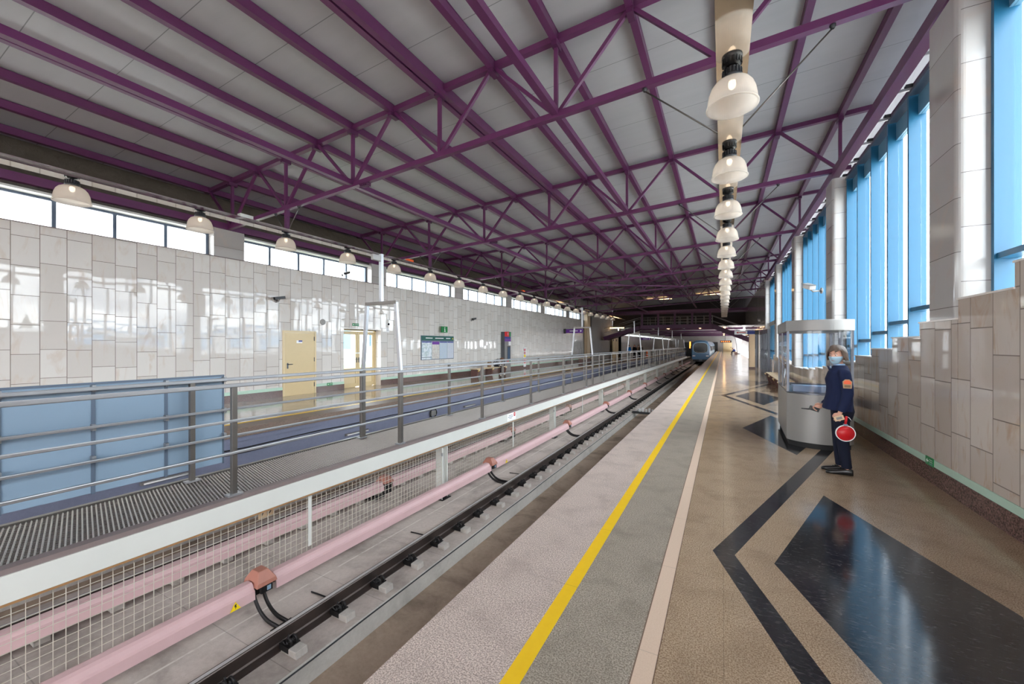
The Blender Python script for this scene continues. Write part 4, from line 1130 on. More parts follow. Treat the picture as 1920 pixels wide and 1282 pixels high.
# glazed entrance screens between near platform and lobby
for k, (y0, n, lab) in enumerate(((25.2, 5, 'glazed entrance screen with dark mullions beside the near platform, first one'), (34.0, 6, 'glazed entrance screen with dark mullions beside the near platform, second one'))):
    t = thing('entrance_screen', lab, 'door', (2.15, y0, 0), group='entrance screens')
    w = 1.0
    for i in range(n+1):
        m = MB(); m.box(-.05,.05,i*w-.05,i*w+.05,0,2.28,M_alu_d); m.build('mullion', t)
    m = MB(); m.box(-.07,.07,-.05,n*w+.05,2.28,2.5,M_alu_d); m.build('head_rail', t)
    for i in range(n):
        m = MB(); m.box(-.006,.006,i*w+.06,i*w+.94,.1,2.26,M_glass); m.build('glass_pane', t)
        m = MB(); m.tube([(-.08,i*w+.2,.85),(-.08,i*w+.2,1.35)], .015, M_steel, 6); m.build('pull_handle', t)
t = thing('cream_pillar', 'slim cream pillar between the entrance screens of the near platform', 'pillar', (1.75, 32.0, 0))
m = MB(); m.box(-.17,.17,-.2,.2,.12,2.55,M_slat); m.build('shaft', t); m = MB(); m.box(-.19,.19,-.22,.22,0,.12,M_plinth); m.build('foot', t)
# opposite side, end of the marble wall
t = thing('cream_pillar', 'tall cream pillar at the end of the opposite marble wall', 'pillar', (XL+.12, 39.6, 0))
m = MB(); m.box(-.2,.12,-.5,.5,.1,5.0,M_slat); m.build('shaft', t); m = MB(); m.box(-.22,.14,-.52,.52,0,.1,M_plinth); m.build('foot', t)
for k, (y0, lab) in enumerate(((50.5, 'pair of cream service doors under the foot of the footbridge'),)):
    t = thing('service_doors', lab, 'door', (XL-.02, y0, 0))
    for i in range(2):
        m = MB(); m.box(-.05,.03,i*1.6,i*1.6+1.5,0,2.5,M_cream); o = m.build('door_leaf', t)
        m = MB(); m.box(.03,.04,i*1.6+.15,i*1.6+.6,2.1,2.35,M_black); m.build('vent_grille', o)
t = thing('wall_strip_light', 'row of warm strip lights high in the stair hall beyond the opposite wall', 'light', (XL-1.2, 50.5, 3.7))
m = MB(); m.box(-.05,2.6,0,.1,0,.12,M_tube); m.build('tube_row', t)
for k, (x, lab) in enumerate(((-6.0,'warm strip light under the roof above the footbridge, over the near track'),(-1.2,'warm strip light under the roof above the footbridge, over the near platform'))):
    m = MB(); m.box(x-1.4,x+1.2,45.1,45.2,zroof(x)-.09,zroof(x)-.03,M_tube); tag(m.build('strip_light'), lab, 'light', 'strip lights above the footbridge')
# ------------------------------------------------------------------ footbridge across the tracks
t = thing('footbridge', 'dark purple steel footbridge across both tracks with inclined stair flights', 'bridge', (0, 47.0, 0))
XA, XB1, XB2, XC = -12.3, -8.2, -1.0, 2.4
ZF = 3.55
def flight(y):
    m = MB()
    m.beam((XB1-.1,y,ZF+.05),(XB2+.1,y,ZF+.05), .18, .42, M_purple_d)
    m.build('deck_girder', t)
    m = MB(); m.beam((XA,y,2.35),(XB1,y,ZF+.05), .18, .42, M_purple_d); m.build('stair_stringer', t)
    m = MB(); m.beam((XB2,y,ZF+.05),(XC,y,2.1), .18, .42, M_purple_d); m.build('stair_stringer', t)
for y in (-.9, .9): flight(y)
m = MB(); m.box(XB1, XB2, -.85, .85, ZF-.05, ZF+.02, M_purple_d); m.build('deck', t)
for (x0,z0,x1,z1) in ((XA,2.2,XB1,ZF-.1),(XB2,ZF-.1,XC,1.95)):
    m = MB(); m.beam((x0,0,z0),(x1,0,z1), 1.7, .06, M_purple_d); m.build('stair_soffit', t)
    m = MB(); n = 10
    for i in range(n):
        a = (i+.5)/n; m.box(x0+(x1-x0)*a-.18, x0+(x1-x0)*a+.18, -.85, .85, z0+(z1-z0)*a+.08, z0+(z1-z0)*a+.13, M_steel_d)
    m.build('stair_treads', t)
m = MB(); m.beam((XA,-.9,5.28),(XC-.2,-.9,5.22), .16, .28, M_purple_d); m.build('top_girder', t)
m = MB(); m.beam((XA,.9,5.28),(XC-.2,.9,5.22), .16, .28, M_purple_d); m.build('top_girder', t)
for i in range(5):
    x = XB1+.2+i*1.7
    m = MB(); m.beam((x,-.9,ZF+.2),(x,-.9,5.15), .2, .2, M_purple_d, up=(1,0,0)); m.build('upright', t)
for y in (-.78, .78):
    m = MB()
    for z in (.45,.75,1.05): m.tube([(XB1,y,ZF+.1+z),(XB2,y,ZF+.1+z)], .026, M_alu, 6)
    m.tube([(XA,y,2.55+1.0),(XB1,y,ZF+1.15)], .02, M_steel, 6); m.tube([(XA,y,2.55+.5),(XB1,y,ZF+.6)], .02, M_steel, 6)
    m.tube([(XB2,y,ZF+1.15),(XC,y,2.2+1.0)], .02, M_steel, 6); m.tube([(XB2,y,ZF+.6),(XC,y,2.2+.5)], .02, M_steel, 6)
    m.build('handrail', t)
    for i in range(10):
        x = XB1+i*(XB2-XB1)/9; m = MB(); m.tube([(x,y,ZF),(x,y,ZF+1.15)], .03, M_alu, 6); m.build('baluster', t)
for i in range(4):
    x = -7.0+i*1.6; m = MB(); m.box(x-.06,x+.06,-.8,.8,ZF-.16,ZF-.06,M_tube if i % 2 else M_white); m.build('soffit_light', t)
# far low roof: light strips and purple lit beams
for k in range(5):
    m = MB(); m.box(XL, 2.2, YB+6+k*11-.15, YB+6+k*11+.15, 3.62, 3.85, M_purple_d); tag(m.build('roof_beam'), 'purple cross beam under the low roof behind the footbridge, %s from the bridge' % ORD[k], 'beam', 'cross beams of the low roof')
for k in range(8):
    m = MB(); m.box(.0, .25, YB+4+k*6, YB+7+k*6, 3.74, 3.8, M_tube); tag(m.build('ceiling_light'), 'warm strip light under the low roof of the near platform, %s from the footbridge' % ORD[k], 'light', 'strip lights of the low roof')
t = thing('departure_clock', 'small red LED interval clock at the end of the near platform', 'clock', (-.25, 84, 2.25))
m = MB(); m.box(-.25,1.6,-.08,.08,-.22,.18,M_black); m.build('case', t)
for i in range(5):
    m = MB(); m.box(-.1+i*.32,.08+i*.32,-.09,-.08,-.1,.08,M_led); m.build('digit', t)
m = MB(); m.tube([(.6,0,.18),(.6,0,1.55)], .03, M_black, 6); m.build('hanger', t)
t = thing('platform_end_door', 'tan service door in the end wall behind the near platform', 'door', (.9, 111.95, 0)); m = MB(); m.box(-.9,1.0,-.05,.04,0,2.3,M_cream); m.build('door_leaf', t); m = MB(); m.box(.7,.85,-.08,-.05,.9,1.1,M_black); m.build('door_handle', t)
t = thing('tapered_pillar', 'white tapering pillar near the distant bench of the near platform', 'pillar', (2.35, 80, 0)); m = MB(); m.loft([(0,0,0,.26,.26),(0,0,1.6,.34,.34),(0,0,2.6,.55,.55),(0,0,3.2,.75,.75)], M_white, 16); m.build('shaft', t); m = MB(); m.lathe([(.3,0),(.3,.1),(.26,.12)], M_alu_d, 16); m.build('collar', t)

# ------------------------------------------------------------------ metro train
t = thing('metro_train', 'blue metro train with a dark curved windscreen standing at the near platform', 'train', (-2.95, 65.0, ZRT)); t.scale = (.92, .92, .92)
def body_prof(s=1.0, dz=0):
    return [(-1.33,.62),(-1.36,1.0),(-1.36,2.3),(-1.27,3.1),(-1.08,3.45),(-.7,3.66),(0,3.72),(.7,3.66),(1.08,3.45),(1.27,3.1),(1.36,2.3),(1.36,1.0),(1.33,.62)]
for c in range(2):
    y0 = c*19.2
    m = MB()
    pr = body_prof(); k = len(pr)
    secs = [(0,.90,.10),(.06,.95,.05),(.25,.985,.015),(.6,1,0),(18.8,1,0)] if c == 0 else [(0,1,0),(18.8,1,0)]
    v = []; f = []
    for (yy, sc, dz) in secs:
        for (x, z) in pr: v.append((x*sc, y0+yy, .62+(z-.62)*(1-dz)))
    for i in range(len(secs)-1):
        for j in range(k-1): f.append((i*k+j, i*k+j+1, (i+1)*k+j+1, (i+1)*k+j))
        f.append((i*k+k-1, i*k, (i+1)*k, (i+1)*k+k-1))
    f += [tuple(range(k))[::-1], tuple(range((len(secs)-1)*k, len(secs)*k))]
    m.add(v, f, M_trainblue); bod = m.build('car_body' if c == 0 else 'second_car_body', t)
    m = MB()
    for s in (-1, 1): m.box(s*1.362-.004, s*1.362+.004, y0+.7, y0+18.7, 1.55, 1.70, M_trainlight)
    m.build('pale_stripe', bod)
    for s in (-1, 1):
        for q in range(4):
            yy = y0+1.9+q*4.4
            m = MB(); m.box(s*1.365-.006, s*1.365+.006, yy, yy+1.3, .95, 2.95, M_trainlight); dr = m.build('side_door', bod)
            m = MB(); m.box(s*1.372-.004, s*1.372+.004, yy+.12, yy+.56, 1.9, 2.7, M_blackglass); m.box(s*1.372-.004, s*1.372+.004, yy+.74, yy+1.18, 1.9, 2.7, M_blackglass); m.build('door_window', dr)
            if q < 3:
                for w in range(2):
                    m = MB(); m.box(s*1.362-.006, s*1.362+.006, yy+1.55+w*1.4, yy+2.75+w*1.4, 1.95, 2.75, M_blackglass); m.build('side_window', bod)
    m = MB(); m.box(-1.2,1.2,y0+.6,y0+18.4,.25,.62,M_black); m.build('underframe', t)
def wind(pts, y, th, mat, nm):
    m = MB(); m.prism(pts, y-th, y, mat, axis='y'); return m.build(nm, t, bevel=.03)
scr = []
for i in range(32):
    a = 2*PI*i/32; ca, sa = math.cos(a), math.sin(a)
    scr.append((1.02*math.copysign(abs(ca)**.62, ca), 2.45+.82*math.copysign(abs(sa)**.62, sa)*(1.0 if sa > 0 else .95)))
wind([(x*1.06, 2.45+(z-2.45)*1.07) for x, z in scr], -.0, .02, M_trainlight, 'windscreen_surround')
wind(scr, -.02, .02, M_blackglass, 'windscreen')
m = MB(); m.tube([(-.75,-.05,1.95),(-.5,-.06,1.82),(0,-.065,1.78),(.5,-.06,1.82),(.75,-.05,1.95)], .03, M_alu, 6); m.build('wiper', t)
for s in (-1, 1):
    m = MB(); m.box(s*.98-.2, s*.98+.2, -.03, .02, 1.12, 1.26, M_white); m.build('headlight', t)
    m = MB(); m.tube([(s*1.28,.1,2.9),(s*1.45,-.05,2.7),(s*1.45,-.05,2.4)], .03, M_black, 6); m.build('mirror_arm', t)
m = MB(); m.box(-1.15,1.15,-.02,.3,.3,.62,M_black); m.build('front_skirt', t)
m = MB(); m.box(-.2,.2,-.4,.2,.4,.62,M_alu_d); m.build('coupler', t)
for c in range(2):
    for yy in (2.2, 4.3, 14.5, 16.6):
        for s in (-1, 1):
            m = MB(); m.lathe([(0,-.06),(.36,-.06),(.39,-.03),(.39,.05),(0,.05)], M_rail, 20, M=Matrix.Translation((s*.76,c*19.2+yy,.392)) @ Matrix.Rotation(PI/2,4,'Y')); m.build('wheel', t)
# stopping mark bar between the rails, orange signal lamp
t = thing('stop_marker', 'white toothed stopping mark on a black board beside the near rail', 'sign', (-3.2, 17.6, -1.285))
m = MB(); m.box(-.25,.8,-.12,.12,.02,.08,M_black); m.build('board', t); 
for i in range(6):
    m = MB(); m.box(.02+i*.13,.10+i*.13,-.05,.02,.08,.2+.04*(i % 2),M_white); m.build('mark', t)
m = MB(); m.box(-.25,.8,-.1,-.06,0,.02,M_clip); m.build('foot', t)
t = thing('signal_lamp', 'tall orange signal lamp beside the train', 'lamp', (-5.3, 79, 0)); m = MB(); m.box(-.08,.08,-.08,.08,0,1.0,M_black); m.build('post', t); m = MB(); m.box(-.12,.12,-.1,.08,1.0,2.2,M_tail); m.build('light_strip', t)
t = thing('traffic_cone', 'small orange cone on the opposite platform far behind the walkway rail', 'cone', (-9.9, 61, 0)); m = MB(); m.lathe([(.2,0),(.2,.04),(.15,.05),(.03,.9),(0,.9)], M_orange, 16); m.build('cone_body', t); m = MB(); m.lathe([(.122,.25),(.085,.5)], M_white, 16); m.build('reflective_band', t)

# ------------------------------------------------------------------ outside, seen through glass and in reflections
t = thing('office_building', 'pale building with a blue clad corner seen through the opposite double door', 'building', (-34, 30, -.12))
m = MB(); m.box(-6, 0, -14, 16, 0, 6.4, M_bwall); m.build('wall_block', t)
m = MB(); m.box(-.05, .1, -7, -1.5, 0, 6.6, M_bblue); m.build('blue_corner', t)
for j in range(2):
    for i in range(5):
        m = MB(); m.box(-.02, .04, 1+i*2.7, 2.2+i*2.7, 1.6+j*2.6, 3.0+j*2.6, M_screen); m.build('window', t)
m = MB(); m.box(.0,.2,-14,16,0,1.3,M_paving); m.build('plinth_band', t)
t = thing('stair_rail', 'grey stair handrail outside the opposite double door', 'handrail', (-14.2, 12.0, -.12))
m = MB(); m.tube([(0,0,.3),(-.3,2.4,1.25),(-.3,3.5,1.25)], .025, M_white, 8); m.tube([(0,0,.02),(-.3,2.4,.85)], .02, M_white, 8); m.build('rails', t)
for q in (.0, 1.2, 2.4, 3.45):
    m = MB(); m.tube([(-.3*min(q,2.4)/2.4,q,0),(-.3*min(q,2.4)/2.4,q,.3+.95*min(q,2.4)/2.4)], .02, M_white, 8); m.build('rail_post', t)
t = thing('hall_building', 'pale low building with a latticed roof edge seen through the tall windows', 'building', (46, 42, -.12))
m = MB(); m.box(0, 14, -26, 26, 0, 3.6, M_bwall); m.build('wall_block', t)
for i in range(9):
    m = MB(); m.box(-.06, .02, -24+i*5.6, -20.5+i*5.6, 1.2, 3.0, M_bblue); m.build('window', t)
m = MB()
for i in range(20): m.beam((-.3,-26+i*2.6,3.8),(-.3,-24.7+i*2.6,4.6),.12,.12,M_bblue,up=(1,0,0)); m.beam((-.3,-24.7+i*2.6,4.6),(-.3,-23.4+i*2.6,3.8),.12,.12,M_bblue,up=(1,0,0))
m.box(-.4,-.2,-26,26,4.6,4.75,M_bblue); m.box(-.4,-.2,-26,26,3.6,3.8,M_bblue); m.build('roof_lattice', t)
m = MB(); rr = random.Random(4)
for i in range(70):
    y = -46+i*2.0+rr.uniform(-.8,.8); x = 66+rr.uniform(-4,4); h = rr.uniform(3.5,6.5); r0 = rr.uniform(1.2,2.4)
    pts = []
    for q in range(6): pts.append((r0*(1-q/6)*rr.uniform(.8,1.1), h*q/6+ (0 if q else .0)))
    m.lathe(pts + [(0.02,h)], M_tree, 9, (x,y,-.2), sm=False)
o = m.build('treeline'); tag(o, 'belt of dark conifers outside, mirrored in the marble wall', 'trees', kind='stuff')
# ------------------------------------------------------------------ people
M_skin = plain('skin', srgb(222,172,150), 0.5, var=0.05, scale=30)
M_eye = plain('eye_white', srgb(236,232,228), 0.25, var=0.0)
M_iris = plain('eye_dark', srgb(50,40,36), 0.2, var=0.0)
M_lip = plain('lips', srgb(184,112,104), 0.45, var=0.03)
def hairmat(name, a, b):
    m, nt = newmat(name); tc = nd(nt, 'ShaderNodeTexCoord'); mp = nd(nt, 'ShaderNodeMapping'); nt.links.new(tc.outputs['Object'], mp.inputs[0]); mp.inputs['Scale'].default_value = (90, 90, 9)
    n = noi(nt, mp.outputs[0], 1.0, 3, .6); n2 = noi(nt, tc.outputs['Object'], 14, 2)
    bsdf(nt, mixc(nt, mt(nt, 'MULTIPLY_ADD', n2, .6, mt(nt, 'MULTIPLY', n, .5)), a, b), .45, 0, .4, bump(nt, n, .8, .006)); return m
M_hair1 = hairmat('greying_brown_hair', srgb(44,34,28), srgb(124,106,94))
M_hair2 = hairmat('brown_hair', srgb(62,40,28), srgb(132,88,60))
M_hair3 = hairmat('auburn_hair', srgb(96,40,20), srgb(190,96,50))
M_hair4 = hairmat('dark_hair', srgb(30,26,24), srgb(80,66,56))
def woven(name, c, v=.12): return plain(name, c, .85, var=v, scale=60, bumpy=.15, spec=.25)
M_uniform = woven('navy_uniform', srgb(26,35,66)); M_trouser = woven('dark_navy_trousers', srgb(20,25,42))
M_shirt = woven('light_blue_shirt', srgb(150,180,216), .04); M_mask = plain('blue_face_mask', srgb(168,202,222), .7, var=.03, scale=40)
M_shoe = plain('black_leather', srgb(26,25,26), .35); M_denim = woven('dark_trousers', srgb(36,38,46)); M_bluejkt = woven('bright_blue_jacket', srgb(20,120,200)); M_blackjkt = woven('black_coat', srgb(30,28,32)); M_tan = woven('tan_jacket', srgb(150,124,100)); M_olive = woven('dark_olive_jacket', srgb(72,66,56)); M_whitecl = woven('white_top', srgb(226,226,228)); M_navyjkt = woven('navy_jacket', srgb(36,52,110)); M_sneaker = plain('white_sneaker', srgb(226,218,212), .6)
def plaid():
    m, nt = newmat('black_white_plaid'); tc = nd(nt, 'ShaderNodeTexCoord'); s = nd(nt, 'ShaderNodeSeparateXYZ'); nt.links.new(tc.outputs['Object'], s.inputs[0])
    f = lambda a: mt(nt, 'GREATER_THAN', mt(nt, 'FRACT', mt(nt, 'MULTIPLY', a, 9.0)), .5)
    d = mt(nt, 'ADD', s.outputs[1], s.outputs[2])
    k = mt(nt, 'MULTIPLY', mt(nt, 'ADD', f(d), f(mt(nt, 'ADD', s.outputs[0], mt(nt, 'MULTIPLY', mt(nt,'SUBTRACT',s.outputs[1],s.outputs[2]), .8)))), .5)
    bsdf(nt, ramp(nt, k, [(.2,(.012,.012,.014)),(.5,(.16,.16,.17)),(.8,(.72,.7,.68))]), .85, 0, .2); return m
M_plaid = plaid()

def lerp(a, b, t): return tuple(a[i]+(b[i]-a[i])*t for i in range(3))
def limb(m, pts, rs, mat, n=12, sub=3):
    P = []; Q = []
    for i in range(len(pts)-1):
        for j in range(sub):
            t = j/sub; P.append(lerp(pts[i], pts[i+1], t)); Q.append(rs[i]+(rs[i+1]-rs[i])*t)
    P.append(pts[-1]); Q.append(rs[-1])
    # round the corners a little
    S2 = [Vector(p) for p in P]
    for _ in range(2):
        S3 = S2[:]
        for i in range(1, len(S2)-1): S3[i] = S2[i]*.5 + (S2[i-1]+S2[i+1])*.25
        S2 = S3
    m.tube(S2, Q, mat, n)
def hand(m, w, d, side, up, mat, curl=.6, s=1.0):
    """w wrist, d pointing direction, side thumb side"""
    w = Vector(w); d = Vector(d).normalized(); sd = Vector(side); sd = (sd - d*sd.dot(d)).normalized(); nrm = d.cross(sd).normalized()
    if Vector(up).dot(nrm) < 0: nrm = -nrm          # nrm: back of hand; fingers curl towards -nrm
    m.tube([w-d*.02*s, w+d*.012*s, w+d*.045*s, w+d*.082*s, w+d*.092*s], [.024*s,.026*s,.036*s,.038*s,.03*s], mat, 12, flat=.55, up=nrm)
    L = [.066,.074,.069,.054]
    for i in range(4):
        o = w + d*.085*s + sd*((.027-.018*i)*s)
        a = curl*(.75+.12*i); p = [o-d*.015*s, o]
        dd = d.copy(); q = o
        for k, fr in enumerate((.45,.32,.23)):
            dd = (dd*math.cos(a*.8) - nrm*math.sin(a*.8)).normalized() if k or True else dd
            nn = dd.cross(sd).normalized(); nrm2 = nn if nn.dot(nrm) > 0 else -nn
            q = q + dd*L[i]*fr*s; p.append(q)
            nrm_ = nrm; nrm = nrm2
        nrm = nrm_ if False else (d.cross(sd).normalized() if Vector(up).dot(d.cross(sd)) > 0 else -(d.cross(sd).normalized()))
        m.tube(p, [.0095*s,.0093*s,.0088*s,.008*s,.0065*s], mat, 8)
    o = w + d*.022*s + sd*.024*s
    m.tube([o, o+d*.018*s+sd*.022*s-nrm*.006*s, o+d*.045*s+sd*.03*s-nrm*.018*s, o+d*.066*s+sd*.024*s-nrm*.03*s], [.013*s,.0125*s,.0105*s,.0075*s], mat, 8)

def head_mesh(m, M, mat):
    n, k = 28, 22
    v = []; f = []
    for i in range(k+1):
        t = -PI/2 + PI*i/k
        for j in range(n):
            a = 2*PI*j/n
            x = math.cos(t)*math.cos(a); y = math.cos(t)*math.sin(a); z = math.sin(t)
            rx, ry, rz = .074, .094, .114
            X, Y, Z = x*rx, y*ry, z*rz
            if z < -.1:                                   # jaw narrows, chin forward
                q = min(1, (-z-.1)/.9); X *= 1-.34*q; Y = Y*(1-.22*q) + .022*q
            if y > 0:
                fx = X/.074
                nose = math.exp(-(fx/.16)**2) * math.exp(-((Z+.016)/.028)**2); Y += .020*nose
                Y += .008*math.exp(-(fx/.13)**2)*math.exp(-((Z-.008)/.02)**2)
                for s in (-1, 1): Y -= .010*math.exp(-((fx-.42*s)/.2)**2)*math.exp(-((Z-.014)/.013)**2)
                Y += .006*math.exp(-((Z-.036)/.012)**2)*math.exp(-(fx/.7)**4)
                Y += .006*math.exp(-(fx/.28)**2)*math.exp(-((Z+.056)/.012)**2)
                Y += .008*math.exp(-(fx/.3)**2)*math.exp(-((Z+.095)/.016)**2)
            v.append((X, Y, Z))
    for i in range(k):
        for j in range(n): f.append((i*n+j, i*n+(j+1) % n, (i+1)*n+(j+1) % n, (i+1)*n+j))
    m.add(v, f, mat, True, M)
    for s in (-1, 1): m.ball((s*.073,-.008,-.008), .010, .02, .03, mat, 10, 8, M)
def hair_mesh(mat, M, length, vol=.02, fringe=.035, seed=1):
    """cap of hair with uneven strands; length: how far it falls below the ear line"""
    m = MB(); n, k = 40, 16; v = []; f = []
    rr = random.Random(seed)
    for i in range(k+1):
        u = i/k
        for j in range(n):
            a = 2*PI*j/n
            front = max(0, math.sin(a))
            w_ = min(1, max(0, (front-.25)/.35)); w_ = w_*w_*(3-2*w_)
            zmin = -length*(1-w_) + fringe*w_ + (.018 if front > .55 else 0)*math.sin(a*9)
            zmin += .010*math.sin(j*2.7+seed)
            t = u**.8
            zt = .118+vol*.75
            z = zt + (zmin-zt)*t
            zz = max(-1, min(1, z/(.114+vol)))
            r = math.sqrt(max(0, 1-zz*zz)) if z > 0 else 1.0
            fl = 1 + (.10*(-z/.1) if z < -.02 else 0)
            wob = vol*(.55+.45*noise.noise((math.cos(a)*2.2, math.sin(a)*2.2, z*14+seed)))
            if i == 0: r = 0.02
            v.append((math.cos(a)*r*(.074+wob+.004)*fl + .014*w_*(1 if z > 0 else 0)*math.sin(z*60), math.sin(a)*r*(.094+wob*.9)*fl - .008, z))
    for i in range(k):
        for j in range(n): f.append((i*n+j, i*n+(j+1) % n, (i+1)*n+(j+1) % n, (i+1)*n+j))
    f.append(tuple(range(n)))
    m.add(v, f, mat, True, M)
    return m
def finish_hair(o):
    s = o.modifiers.new('thickness', 'SOLIDIFY'); s.thickness = .012; s.offset = -1
    b = o.modifiers.new('smooth', 'SUBSURF'); b.levels = 1; b.render_levels = 1
def shoe(m, heel, toe, mat, s=1.0):
    h, t = Vector(heel), Vector(toe); d = (t-h).normalized(); L = (t-h).length; sd = d.cross(Vector((0,0,1))).normalized()
    rows = [(0,.030,.075),(.06,.034,.085),(.22,.033,.088),(.42,.034,.072),(.62,.042,.055),(.82,.043,.044),(.95,.033,.036),(1.0,.016,.026)]
    v = []; f = []; n = 12
    for (u, w, hh) in rows:
        c = h + d*(u*L)
        for j in range(n):
            a = 2*PI*j/n; x = math.cos(a); z = math.sin(a)
            zz = hh*(.5+.5*math.copysign(abs(z)**.7, z)); 
            v.append(c + sd*(math.copysign(abs(x)**.6, x)*w*s) + Vector((0,0,zz)))
    for i in range(len(rows)-1):
        for j in range(n): f.append((i*n+j, i*n+(j+1) % n, (i+1)*n+(j+1) % n, (i+1)*n+j))
    f += [tuple(range(n))[::-1], tuple(range((len(rows)-1)*n, len(rows)*n))]
    m.add(v, f, mat, True)
def remesh(o, vox):
    r = o.modifiers.new('one_surface', 'REMESH'); r.mode = 'VOXEL'; r.voxel_size = vox; r.use_smooth_shade = True
    s = o.modifiers.new('soften', 'SMOOTH'); s.factor = .5; s.iterations = 3

def person(lab, loc, rz, J, top, legs, shoes, hair, vox=.006, hlen=.07, hvol=.02, hand_s=1.0, topname='jacket', group=None, curl=(.6,.6), fringe=.035):
    """J: joints in metres, figure faces +Y.  torso: list of (centre, rx, ry) rings from hips to neck"""
    t = thing('person', lab, 'person', loc, rz, group)
    Mh = Matrix.Translation(J['head']) @ Matrix.Rotation(J.get('yaw', 0), 4, 'Z') @ Matrix.Rotation(J.get('nod', 0), 4, 'X')
    m = MB()
    head_mesh(m, Mh, M_skin)
    nb = Vector(J['neck']); hb = Mh @ Vector((0,-.02,-.06))
    m.tube([nb-Vector((0,0,.06)), nb, (nb+hb)/2, hb], [.062,.054,.05,.05], M_skin, 14)
    ax = J['torso']
    def ring_tube(mm, secs, mat, grow=0, n=20, cap=True):
        v = []; f = []
        for i, (c, rx, ry) in enumerate(secs):
            d = (Vector(secs[min(i+1,len(secs)-1)][0]) - Vector(secs[max(i-1,0)][0])).normalized()
            sx = Vector((1,0,0)); fy = d.cross(sx).normalized()
            if fy.y < 0 and abs(fy.y) > .05: fy = -fy
            for j in range(n):
                a = 2*PI*j/n; ca, sa = math.cos(a), math.sin(a); e = .85
                v.append(Vector(c) + sx*(math.copysign(abs(ca)**e, ca)*(rx+grow)) + fy*(math.copysign(abs(sa)**e, sa)*(ry+grow)))
        for i in range(len(secs)-1):
            for j in range(n): f.append((i*n+j, i*n+(j+1) % n, (i+1)*n+(j+1) % n, (i+1)*n+j))
        if cap: f += [tuple(range(n))[::-1], tuple(range((len(secs)-1)*n, len(secs)*n))]
        mm.add(v, f, mat, True)
    ring_tube(m, [(c, rx*.86, ry*.86) for c, rx, ry in ax], M_skin)
    for s in ('L', 'R'):
        limb(m, [J['sh'+s], J['el'+s], J['wr'+s]], [.045,.036,.024], M_skin)
        limb(m, [J['hip'+s], J['kn'+s], J['an'+s]], [.07,.05,.036], M_skin)
        w = Vector(J['wr'+s]); d = Vector(J.get('hd'+s, w-Vector(J['el'+s])))
        hand(m, w, d, J['th'+s], J['up'+s], M_skin, curl[0 if s == 'L' else 1], hand_s)
        m.tube([J['an'+s], Vector(J['heel'+s])*.8+Vector(J['toe'+s])*.2+Vector((0,0,.045)), (Vector(J['heel'+s])+Vector(J['toe'+s]))/2+Vector((0,0,.03))], [.032,.028,.022], M_skin, 10)
    b = m.build('body', t); remesh(b, vox)
    # trousers: one piece, hips and both legs
    m = MB()
    hc = (Vector(J['hipL'])+Vector(J['hipR']))/2
    ring_tube(m, J.get('hips') or [(hc+Vector((0,0,-.08)),.15,.11),(hc,.17,.13),(hc+Vector((0,0,.14)),.155,.12)], legs)
    lr = J.get('legr', [.10,.072,.056])
    for s in ('L', 'R'): limb(m, [J['hip'+s], J['kn'+s], Vector(J['an'+s])+Vector((0,0,.0))], lr, legs, 14, 4)
    o = m.build('trousers', t); remesh(o, max(vox, .008))
    # upper garment
    m = MB(); ring_tube(m, ax, top, .012, 24)
    ar = J.get('armr', [.072,.062,.046])
    for s in ('L', 'R'):
        e = lerp(J['el'+s], J['wr'+s], .93); limb(m, [J['sh'+s], J['el'+s], e], ar, top, 14, 4)
        m.ball(J['sh'+s], ar[0], ar[0], ar[0]*.95, top, 14, 10)
    o = m.build(topname, t); remesh(o, max(vox, .008)); garment = o
    for s in ('L', 'R'):
        m = MB(); shoe(m, J['heel'+s], J['toe'+s], shoes)
        o = m.build('shoe', t)
        m = MB(); h, tt = Vector(J['heel'+s]), Vector(J['toe'+s]); d = (tt-h).normalized(); sd = d.cross(Vector((0,0,1)))
        for q in (.38,.46,.54):
            c = h+d*((tt-h).length*q)+Vector((0,0,.086-.05*(q-.38)/.3)); m.tube([c-sd*.02, c+Vector((0,0,.006)), c+sd*.02], .004, M_rubber if shoes is M_shoe else M_white, 6)
        m.build('laces', o)
    # face
    for s in (-1, 1):
        m = MB(); m.ball((s*.031,.079,.013), .0125,.011,.0075, M_eye, 12, 8, Mh); e = m.build('eye', t)
        m = MB(); m.ball((s*.031,.0885,.013), .0055,.003,.0055, M_iris, 10, 6, Mh); m.build('iris', e)
        m = MB(); m.tube([Mh @ Vector((s*.014,.097,.031)), Mh @ Vector((s*.031,.096,.036)), Mh @ Vector((s*.047,.086,.031))], [.003,.0036,.0022], hair, 6); m.build('eyebrow', t)
    m = MB(); m.tube([Mh @ Vector((-.022,.092,-.056)), Mh @ Vector((0,.101,-.054)), Mh @ Vector((.022,.092,-.056))], [.003,.006,.003], M_lip, 6); m.build('mouth', t)
    m = hair_mesh(hair, Mh, hlen, hvol, fringe, seed=len(lab)); o = m.build('hair', t); finish_hair(o)
    return t, Mh, b, garment

